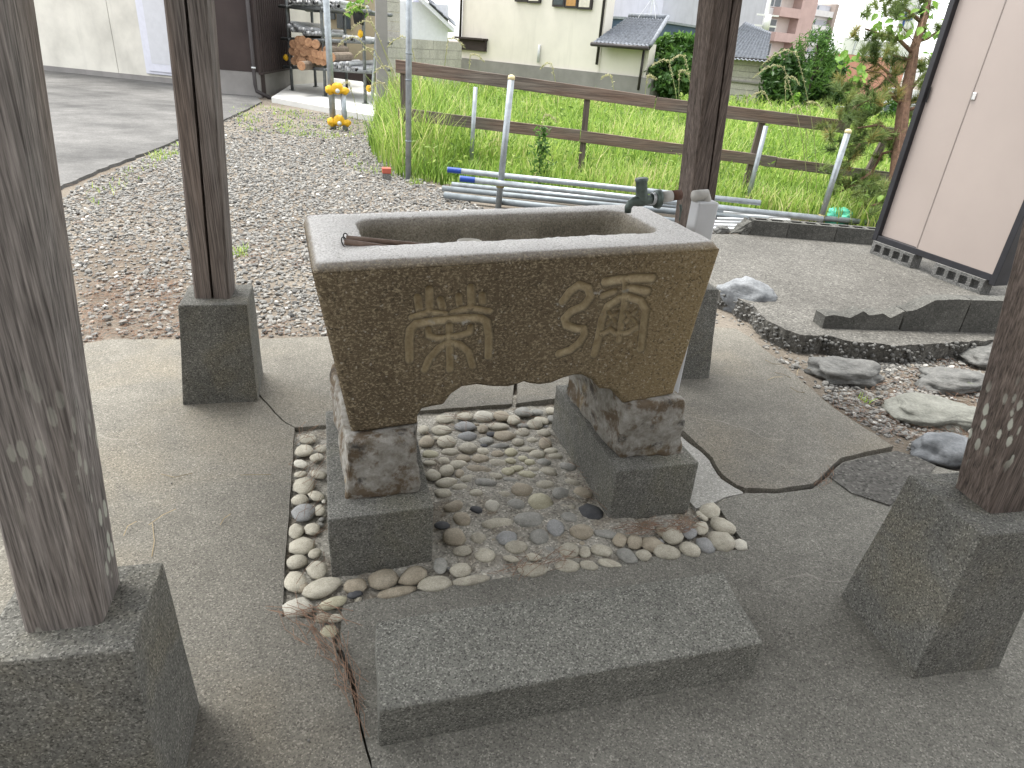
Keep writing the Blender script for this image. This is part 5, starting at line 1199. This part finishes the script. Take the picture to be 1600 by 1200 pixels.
# --- white house
hA, hB = G(720, 90, .81), G(1015, 122, .81); WH = Facade(hA, hB); wh = thing('white_house', 'off-white stucco house on a grey footing beyond the overgrown lot', 'house', (*hA[:2], 0))
sR = WH.px(944, 40)[0]; sl0 = WH.px(721, 60)[0]; sE = WH.px(1011, 100)[0]
part('wall', *WH.box(sl0, sR, -.35, 0, .8, 6.0), M['wall_white'], wh); part('footing', *WH.box(sl0 - .1, WH.L + .1, -.5, .06, -.2, .81), M['footing'], wh)
part('side_wall', *WH.box(sR + .002, sE, -.3, -.01, .8, WH.px(960, 66)[1] + .02), M['wall_white'], wh)
ev = [WH.px(943, 66), WH.px(1031, 76)]; rg_ = [WH.px(950, 30), WH.px(1016, 38)]
sc2 = lambda s, t, z: WH.pt(s, t, z)
P00, P10 = sc2(ev[0][0], .45, ev[0][1] - .04), sc2(ev[1][0], .45, ev[1][1] + .0); P10[2] = P00[2]
P01, P11 = sc2(rg_[0][0] - .1, -1.1, P00[2] + .72), sc2(rg_[1][0] - .2, -1.1, P00[2] + .72)
roof = part('roof', *tiles(P00, P10, P01, P11, 14, 11, .035, .025), M['tile'], wh, True)
part('ridge', *tube([P01 + a3(0, 0, .03), P11 + a3(0, 0, .03)], .07, 8), M['tile'], roof, True); part('hip', *tube([P10 + a3(0, 0, .04), P11 + a3(0, 0, .04)], .055, 8), M['tile'], roof, True)
part('gutter', *tube([P00 + WH.n * .08 - a3(0, 0, .03), P10 + WH.n * .08 - a3(0, 0, .03)], .05, 8), M['downpipe'], roof, True)
part('roof_back', *hexa([P00 - a3(0, 0, .06), P10 - a3(0, 0, .06), P11 - a3(0, 0, .1), P01 - a3(0, 0, .1)], [P00 - a3(0, 0, .03), P10 - a3(0, 0, .03), P11 - a3(0, 0, .06), P01 - a3(0, 0, .06)]), M['downpipe'], roof)
for u, w in ((942, .045), (722, .045)):
    s = WH.px(u, 40)[0]; part('downpipe', *tube([WH.pt(s, .07, 5.9), WH.pt(s, .07, 1.0)], .04, 8), M['downpipe'], wh, True)
s = WH.px(1007, 90)[0]; part('downpipe', *tube([WH.pt(s, .07, P00[2]), WH.pt(s, .07, .5)], .035, 8), M['downpipe'], wh, True)
vt_ = part('vent', *WH.pxbox(720, 62, 761, 79, .004, .10), M['brown_clad'], wh); part('vent_hood', *WH.pxbox(718, 59, 763, 62, .0, .22), M['brown_clad'], vt_)
M['ochre'] = plain('ochre shutter', (.42, .23, .08), .6); 
for (u0, u1, v1, mt_) in ((807, 826, 3, 'glass'), (827, 846, 5, 'panelw'), (866, 885, 11, 'glass'), (886, 905, 13, 'ochre'), (906, 927, 15, 'panelw')):
    if 'panelw' not in M: M['panelw'] = plain('pale sliding shutter', (.58, .55, .47), .6)
    s0_, s1_ = WH.px(u0, 5)[0], WH.px(u1, 5)[0]; z_ = WH.px((u0 + u1) / 2, v1)[1]; w_ = part('window', *WH.box(s0_, s1_, .01, .09, z_, z_ + 1.1), M['downpipe'], wh); part('pane', *WH.box(s0_ + .05, s1_ - .05, .091, .10, z_ + .05, z_ + 1.05), M[mt_], w_)
for (u, v0_, v1_) in ((844, 70, 98),): s = WH.px(u, 80)[0]; part('pipe', *tube([WH.pt(s, .05, WH.px(u, v1_)[1]), WH.pt(s, .05, WH.px(u, v0_)[1])], .04, 8), M['pvc'], wh, True)
# --- farther buildings
M['navy'] = wallmat('dark blue roof edge', (.05, .075, .12), .2); M['far_grey'] = wallmat('grey far wall', (.42, .43, .47), .1); M['far_white'] = wallmat('white far wall', (.62, .62, .62), .1); M['far_beige'] = wallmat('brownish far wall', (.33, .28, .25), .1)  # far wall colours are paled to stand in for distance haze
M['far_pink'] = wallmat('pink-brown tile wall', (.46, .34, .31), .12); M['far_cream'] = wallmat('cream far wall', (.62, .56, .52), .1); M['far_red'] = wallmat('faded red wall', (.50, .24, .19), .2)
def block(F_, name, lab, cat, s0, s1, dep, z1, mat):
    t = thing(name, lab, cat, (*F_.pt((s0 + s1) / 2, -dep / 2, 0)[:2], GZ)); part('wall', *F_.box(s0, s1, -dep, 0, GZ - .1, z1), M[mat], t); return t
Fg = facing(1000, 1130, 40, 44, 6)
t = block(Fg, 'grey_hall', 'plain grey hall with a dark blue roof edge behind the bushes', 'building', Fg.px(1034, 20)[0], Fg.L + 6, 10, Fg.px(1060, -30)[1], 'far_grey')
Fn = facing(1008, 1110, 45, 36, 5); t2 = block(Fn, 'blue_roofed_shed', 'low building with a dark navy blue fascia behind the round bush', 'building', Fn.px(1008, 45)[0], Fn.L + 3.5, 8, Fn.px(1050, 38)[1], 'navy'); part('roof', *Fn.box(Fn.px(1006, 45)[0], Fn.L + 3.6, -8.2, .15, Fn.px(1050, 38)[1] + .003, Fn.px(1050, 38)[1] + .12), M['tile'], t2)
Fb = facing(1004, 1042, 15, 47, 1); t3 = block(Fb, 'brown_flat', 'brownish apartment block with a small square window', 'building', 0, Fb.L, 8, 9, 'far_beige'); w_ = part('window', *Fb.pxbox(1012, 8, 1026, 21, .0, .12), M['far_white'], t3); part('pane', *Fb.pxbox(1014, 10, 1024, 19, .121, .14), M['glass'], w_)
Fw = facing(950, 1007, 10, 50, 1); t4 = block(Fw, 'white_flat', 'white far building beside the brownish apartment block', 'building', 0, Fw.L, 8, 12, 'far_white'); part('dark_band', *Fw.pxbox(948, 10, 996, 27, .0, .2), M['glass'], t4)
# antenna on the tiled roof
an = thing('antenna', 'thin television antenna on the tiled roof of the white house', 'antenna', tuple(P01 * .45 + P11 * .55)); ab = P01 * .45 + P11 * .55; part('mast', *tube([ab, ab + a3(0, 0, 1.1)], .016, 6), M['alu'], an)
for k in range(4): part('stay', *tube([ab + a3(0, 0, .5), ab + a3(.35 * math.cos(k * 1.57), .35 * math.sin(k * 1.57), -.02)], .006, 5), M['alu'], an)
# apartment blocks
Fa = facing(1148, 1255, 40, 70, 4); ap = thing('apartment_block', 'pink and cream apartment block with stacked balconies and a stair tower', 'apartment block', (*Fa.A[:2], 0)); FH = 2.9
aS = lambda u, v_=40: Fa.px(u, v_)[0]
part('wall', *Fa.box(aS(1120), aS(1252), -10, 0, -1, 30), M['far_cream'], ap); part('tower', *Fa.box(aS(1232), aS(1256), -10.2, 1.2, -1, 30), M['far_pink'], ap)
zb0 = Fa.px(1220, 66)[1] - .0
for k in range(-3, 4):
    z_ = zb0 + k * (Fa.px(1225, 28)[1] - zb0); hb = Fa.px(1220, 52)[1] - zb0
    part('balcony', *Fa.box(aS(1198), aS(1231), 0, 1.5, z_, z_ + hb), M['far_pink'], ap); part('slab', *Fa.box(aS(1120), aS(1198) - .02, 0, .5, z_ + .1, z_ + .75), M['far_white'], ap)
    w_ = part('window', *Fa.box(aS(1190), aS(1212), .0, .12, z_ + hb + .0, z_ + hb + 1.3), M['far_white'], ap)
    for q_ in range(2): part('pane', *Fa.box(aS(1191 + q_ * 10.5), aS(1200 + q_ * 10.5), .121, .14, z_ + hb + .08, z_ + hb + 1.2), M['glass'], w_)
    w_ = part('window', *Fa.box(aS(1168), aS(1174), .0, .12, z_ + hb + .1, z_ + hb + 1.1), M['glass'], ap)
F9 = facing(1254, 1303, 10, 95, 3); wf = thing('white_apartment', 'white gallery-access apartment block farther behind the stair tower', 'apartment block', (*F9.A[:2], 0)); z9 = F9.px(1280, 7)[1]
part('wall', *F9.box(-1, F9.L * .9, -8, 0, -1, z9), M['far_white'], wf); part('end_wall', *F9.box(F9.L * .9 + .01, F9.L, -8.1, .9, -1, z9 + .3), M['far_beige'], wf)
for k in range(7):
    z_ = z9 - 1.5 - k * 1.9; part('gallery', *F9.box(-1, F9.L * .9, .0, .8, z_ - .0, z_ + .75), M['far_white'], wf); part('shadow_strip', *F9.box(-.9, F9.L * .89, .005, .02, z_ + .78, z_ + 1.5), M['far_grey'], wf)
    for m_ in range(4): part('window', *F9.box(.4 + m_ * .95, .75 + m_ * .95, .021, .05, z_ + .9, z_ + 1.3), M['glass'], wf)
# utility pole
up = AT(1187, 70, 46); u_ = thing('utility_pole', 'pale concrete utility pole with cross arms in front of the apartment block', 'utility pole', (*up[:2], GZ)); ub = a3(up[0], up[1], GZ)
part('pole', *tube([ub, ub + a3(0, 0, 9)], [.17, .12], 10), M['far_white'], u_, True); uf = Facade(ub, ub + RIGHT)
for v_ in (23, 40): z_ = uf.px(1187, v_)[1]; part('cross_arm', *uf.box(-.7, .8, .12, .22, z_ - .05, z_ + .05), M['far_white'], u_)
z_ = uf.px(1187, 32)[1]; part('transformer', *tube([ub + a3(.0, -.3, z_ - .5), ub + a3(0, -.3, z_ + .4)], .22, 12), M['far_white'], u_, True)
# storehouse with tiled roof
Fk = facing(1135, 1193, 130, 24, -.8); kr = thing('old_storehouse', 'old pale stone storehouse with a grey tiled roof', 'storehouse', (*Fk.A[:2], GZ)); zk = Fk.px(1170, 93)[1]
nc = 9; hk = (zk + .3) / nc
for r_ in range(nc): part('course', *Fk.box(0, Fk.L, -4, rng.uniform(-.006, .006), -.3 + r_ * hk + .006, -.3 + (r_ + 1) * hk - .006), M['wblock'], kr)
part('wall', *Fk.box(.0, Fk.L, -3.9, -.03, -.3, zk), M['footing'], kr); part('string_course', *Fk.pxbox(1136, 127, 1193, 129.5, 0, .08), M['footing'], kr)
kr_ = part('roof', *tiles(Fk.pt(-.6, .5, zk - .05), Fk.pt(Fk.L + .12, .5, zk - .05), Fk.pt(-.6, -2, zk + 1.25), Fk.pt(Fk.L - .9, -2, zk + .95), 14, 10, .04, .03), M['tile'], kr, True); part('soffit', *Fk.box(-.6, Fk.L + .1, -2, .42, zk + .002, zk + .05), M['downpipe'], kr_)
# warehouse, low wall, car
Fr = facing(1312, 1420, 90, 40, 2); wr = thing('warehouse', 'pale warehouse with a faded red lower wall behind the pine', 'building', (*Fr.A[:2], GZ)); part('upper_wall', *Fr.box(0, Fr.L, -.6, 0, Fr.px(1360, 88)[1], Fr.px(1350, 62)[1]), M['far_white'], wr); part('lower_wall', *Fr.box(.1, Fr.L, -.6, -.02, -1, Fr.px(1360, 88)[1] - .01), M['far_red'], wr)
for u in (1332, 1352, 1372): part('seam', *Fr.box(Fr.px(u, 80)[0], Fr.px(u, 80)[0] + .08, .0, .05, Fr.px(1360, 88)[1] + .01, Fr.px(1350, 63)[1]), M['far_grey'], wr)
Fs_ = facing(1370, 1460, 160, 22, -1); sh_ = thing('shutter_house', 'pale house corner with a dark shuttered window behind the pine trunk', 'house', (*Fs_.A[:2], GZ)); part('wall', *Fs_.box(.2, Fs_.L + 4, -.5, 0, -1, Fs_.px(1400, 138)[1]), M['far_white'], sh_); part('window', *Fs_.pxbox(1380, 166, 1425, 186, .0, .06), M['glass'], sh_)
Fl = facing(1190, 1330, 182, 27, -2); lw_ = thing('low_wall', 'low grey wall along the far edge of the lot', 'wall', (*Fl.A[:2], GZ)); part('panel', *Fl.box(.5, Fl.L * .5 - .02, -.15, 0, -.5, Fl.px(1260, 181)[1]), M['footing'], lw_); part('panel', *Fl.box(Fl.L * .5, Fl.L + 3, -.15, 0, -.5, Fl.px(1260, 181)[1]), M['footing'], lw_)
Fc = facing(1300, 1365, 190, 23, -1.2); zc_ = Fc.px(1335, 179)[1]; cr = thing('parked_car', 'silver van with dark windows parked beyond the far end of the lot', 'car', (*Fc.A[:2], GZ))
sc0, sc1 = Fc.px(1300, 186)[0] , Fc.px(1300, 186)[0] + 3.6; M['silver'] = plain('silver car paint', (.45, .46, .48), .3, .05, 3., .5)
prof = [(0, GZ + .3), (3.6, GZ + .3), (3.6, zc_ - .62), (3.3, zc_ - .55), (2.75, zc_ - .06), (2.5, zc_), (.5, zc_), (.28, zc_ - .08), (.05, zc_ - .55), (0, zc_ - .7)]
n = len(prof); vs = [Fc.pt(sc0 + x, t, z) for t in (0, -1.5) for x, z in prof]; fs = [tuple(range(n)), tuple(range(n, 2 * n))[::-1]] + [(i, i + n, (i + 1) % n + n, (i + 1) % n) for i in range(n)]
part('body', vs, fs, M['silver'], cr)
for s0_, s1_ in ((.35, 1.1), (1.2, 1.95), (2.05, 2.6)): part('window', *Fc.box(sc0 + s0_, sc0 + s1_, .004, .012, zc_ - .50, zc_ - .12), M['glass'], cr)
part('rear_window', *hexa([Fc.pt(sc0 - .01, 0, zc_ - .55), Fc.pt(sc0 + .04, 0, zc_ - .55), Fc.pt(sc0 + .04, -1.4, zc_ - .55), Fc.pt(sc0 - .01, -1.4, zc_ - .55)], [Fc.pt(sc0 + .20, 0, zc_ - .1), Fc.pt(sc0 + .26, 0, zc_ - .1), Fc.pt(sc0 + .26, -1.4, zc_ - .1), Fc.pt(sc0 + .20, -1.4, zc_ - .1)]), M['glass'], cr)
for s in (.7, 2.9):
    for t in (.02, -1.52): part('wheel', *tube([Fc.pt(sc0 + s, t, GZ + .3), Fc.pt(sc0 + s, t - .0 + (.06 if t > 0 else -.06), GZ + .3)], .3, 14), M['black'], cr, True)
# parking sign half hidden behind the pine
sp_ = AT(1416, 30, 26); Fp = Facade(sp_, sp_ + RIGHT); sg = thing('parking_sign', 'white sign with a blue letter P behind the pine trunk', 'sign', (*sp_[:2], GZ)); zs_ = Fp.px(1416, 32)[1]
part('pole', *tube([a3(sp_[0], sp_[1], GZ), a3(sp_[0], sp_[1], zs_ + 1.2)], .05, 8), M['far_white'], sg, True); part('board', *Fp.box(-.32, .32, .06, .10, zs_ - .45, zs_ + .9), M['far_white'], sg)
lt_ = [Fp.box(-.16, -.07, .101, .11, zs_ - .25, zs_ + .3), Fp.box(-.07, .09, .101, .11, zs_ + .21, zs_ + .3), Fp.box(-.07, .09, .101, .11, zs_ - .02, zs_ + .07), Fp.box(.09, .17, .101, .11, zs_ + .02, zs_ + .26)]
part('letter', *join(*lt_), M['blue_tape'], sg)

# ================================================================== TREES
def crown(c, rad, n, size, mat, par, seed=0, gaps=.35, asp=.45):
    rg = np.random.default_rng(seed); k = max(10, int(n / 55)); d = rg.normal(0, 1, (k, 3)); d /= np.linalg.norm(d, axis=1)[:, None]
    cl = d * (rg.uniform(.45, 1.0, (k, 1)) ** .6) * np.array(rad); ix = rg.integers(0, k, n)
    P = np.asarray(c) + cl[ix] + rg.normal(0, 1, (n, 3)) * np.array(rad) * .13
    tone = np.clip(rg.normal(.5, .22, n) + (rg.random(k) - .5)[ix] * .7, 0, 1)
    global rng; o = rng; rng = rg; v, f, t = leafquads(P, size * rg.uniform(.6, 1.4, n), tone, .5, asp); rng = o
    return part('crown', v, f, M[mat], par, attr={'tone': t})
def tree(name, lab, u0, u1, v0, v1, dep, n, size, mat, seed, trunk=True, base_v=None, asp=.45):
    c = AT((u0 + u1) / 2, (v0 + v1) / 2, dep); rx = (u1 - u0) / 2 * dep / FPX; rz_ = (v1 - v0) / 2 * dep / FPX
    t = thing(name, lab, 'bush' if 'bush' in name or 'shrub' in name else 'tree', (c[0], c[1], GZ)); crown(c, (rx, rx * .9, rz_), n, size, mat, t, seed, asp=asp)
    part('trunk', *tube([a3(c[0], c[1], GZ), a3(c[0] + .05, c[1], c[2]), a3(c[0], c[1] + .05, c[2] + rz_ * .6)], [.11, .07, .03], 7), M['bark_dark'], t, True)
    for k in range(5): a_ = k * 1.26 + seed; part('limb', *tube([a3(c[0], c[1], c[2] - rz_ * .4), a3(c[0] + rx * .6 * math.cos(a_), c[1] + rx * .6 * math.sin(a_), c[2] + rz_ * .3)], [.04, .015], 5), M['bark_dark'], t)
    return t
tree('round_bush', 'bright rounded bush beside the tiled corner of the white house', 1022, 1094, 56, 100, 18.6, 2600, .085, 'leaf_mid', 3)
tree('round_bush', 'dense darker bush with glossy leaves against the white house corner', 1003, 1092, 92, 152, 17.6, 3600, .085, 'leaf_dark', 4)
tree('leafy_tree', 'dense dark rounded tree beside the old storehouse', 1190, 1258, 86, 184, 22.5, 4400, .10, 'leaf_dark', 5)
tree('leafy_tree', 'upright spiky conifer behind the dark rounded tree', 1238, 1304, 50, 150, 24, 2900, .10, 'leaf_mid', 6, asp=.2)
tree('leafy_tree', 'broad dark tree with a visible trunk at the far edge of the lot', 1245, 1325, 98, 180, 25.5, 4200, .11, 'leaf_dark', 8)
tree('low_shrub', 'low yellowish green shrub at the edge of the lot', 1225, 1248, 150, 186, 22, 500, .08, 'leaf_lime', 9)
tree('low_shrub', 'clipped green shrub beside the parked van', 1295, 1345, 148, 186, 26, 1400, .09, 'leaf_mid', 10)
tree('low_shrub', 'loose pale shrub in front of the house behind the pine', 1335, 1400, 140, 195, 20, 1200, .08, 'leaf_mid', 11)
# pine at the right
pd_ = DEP(G(1390, 352, GZ)); pine = thing('pine_tree', 'young pine with reddish trunk and needle tufts behind the notice board', 'tree', tuple(G(1390, 352, GZ)))
pp = lambda u, v_, o=0.: AT(u, v_, pd_ + o)
part('trunk', *tube([G(1390, 352, GZ), pp(1399, 290), pp(1405, 230), pp(1411, 170), pp(1416, 145), pp(1424, 105), pp(1429, 75), pp(1440, 40), pp(1449, 5), pp(1455, -60)], [.075, .07, .066, .062, .058, .052, .046, .042, .036, .03], 12), M['bark'], pine, True)
br_ = [[(1411, 165), (1390, 145), (1370, 150), (1340, 165)], [(1413, 150), (1392, 118), (1372, 100), (1350, 112)], [(1428, 85), (1405, 62), (1380, 55), (1352, 45)], [(1425, 95), (1400, 88), (1378, 78)], [(1404, 215), (1380, 218), (1345, 225), (1315, 232)], [(1402, 235), (1378, 240), (1362, 270), (1375, 300)],
       [(1400, 285), (1370, 288), (1330, 290), (1312, 300)], [(1432, 65), (1450, 60), (1470, 45)], [(1440, 35), (1420, 18), (1398, 5)], [(1410, 175), (1440, 165), (1455, 140)], [(1414, 150), (1440, 120), (1460, 105)], [(1392, 118), (1375, 135), (1350, 150)], [(1345, 225), (1330, 245), (1320, 262)], [(1450, 5), (1430, -5), (1400, 2)], [(1405, 215), (1375, 195), (1340, 200)], [(1362, 270), (1345, 280), (1352, 300)], [(1340, 165), (1325, 178)], [(1398, 300), (1385, 315), (1360, 322)]]
tufts = []
for k, b_ in enumerate(br_):
    o_ = rng.uniform(-.35, .35); pts = [pp(u, v_, o_ * i / (len(b_) - 1)) for i, (u, v_) in enumerate(b_)]
    part('branch', *tube(pts, list(np.linspace(.022, .008, len(pts)))[:len(pts)], 6), M['bark'], pine, True)
    for i in range(1, len(pts)):
        for w in (.5, 1.): tufts.append(pts[i - 1] * (1 - w) + pts[i] * w + rng.normal(0, .05, 3))
    for _ in range(7): tufts.append(pts[-1] + rng.normal(0, .12, 3))
nt = 0; vs, fs, tn_ = [], [], []
for c in tufts:
    ax = rng.normal(0, .6, 3) + a3(-.2, -.1, .7); ax /= np.linalg.norm(ax); m_ = 110; d = rng.normal(0, 1, (m_, 3)) * .75 + ax * 1.0; d /= np.linalg.norm(d, axis=1)[:, None]
    b_ = c + ax * rng.uniform(-.05, .05, (m_, 1)); e_ = b_ + d * rng.uniform(.08, .14, (m_, 1)); sd = np.cross(d, rng.normal(0, 1, (m_, 3))); sd /= np.linalg.norm(sd, axis=1)[:, None]; sd *= .0034
    vs.append(np.stack([b_ - sd, b_ + sd, e_], 1).reshape(-1, 3)); tb_ = np.clip(rng.normal(.5, .2) + rng.normal(0, .12, m_) + (.4 if rng.random() < .14 else 0), 0, 1); tn_.append(np.repeat(tb_, 3))
v = np.concatenate(vs); f = np.arange(len(v)).reshape(-1, 3); part('needles', v, f, M['pine'], pine, attr={'tone': np.concatenate(tn_)})
# broad-leaved creeper growing through the pine
cv = thing('creeper', 'bright green broad-leaved creeper growing through the pine', 'plant', tuple(G(1384, 350, GZ)))
cvp = []
for (u0, u1, v0, v1, n_) in ((1308, 1352, 82, 128, 34), (1360, 1412, 22, 60, 30), (1420, 1475, 5, 60, 26), (1440, 1470, 60, 130, 10), (1340, 1400, 305, 352, 30), (1320, 1350, 128, 165, 5)):
    for _ in range(n_): cvp.append(pp(rng.uniform(u0, u1), rng.uniform(v0, v1), rng.uniform(-.3, .25)))
vine = [pp(1392, 340, -.1), pp(1402, 250, -.12), pp(1415, 150, -.12), pp(1432, 70, -.1), pp(1448, 10, -.1)]
part('stem', *tube(vine, .008, 6), M['bark'], cv, True)
for e_ in ((1330, 105), (1380, 42), (1450, 30), (1370, 325)):
    k = int(np.argmin([np.linalg.norm(pp(*e_) - x) for x in vine])); part('stem', *tube([vine[k], (vine[k] + pp(*e_)) / 2 + a3(0, 0, .08), pp(*e_)], .005, 5), M['bark'], cv, True)
def bigleaf(c, s):
    nrm = rng.normal(0, .6, 3) + a3(-.2, -.5, .8); nrm /= np.linalg.norm(nrm); a_ = rng.normal(0, .5, 3) + a3(-.3, 0, -.7); a_ -= nrm * (a_ @ nrm); a_ /= np.linalg.norm(a_); b_ = np.cross(nrm, a_)
    out = [(-.9, 0, 0), (-.5, .55, .12), (.1, .6, .14), (.6, .35, .06), (1.1, 0, -.12), (.6, -.35, .06), (.1, -.6, .14), (-.5, -.55, .12), (0, 0, 0)]
    return np.array([c + s * (x * a_ + y * b_ + z * nrm) for x, y, z in out]), [(i, (i + 1) % 8, 8) for i in range(8)]
for c in cvp:
    v, f = bigleaf(c, rng.uniform(.035, .06)); part('leaf', v, f, M['leaf_lime'], cv, attr={'tone': np.full(9, rng.uniform(.2, 1.))})
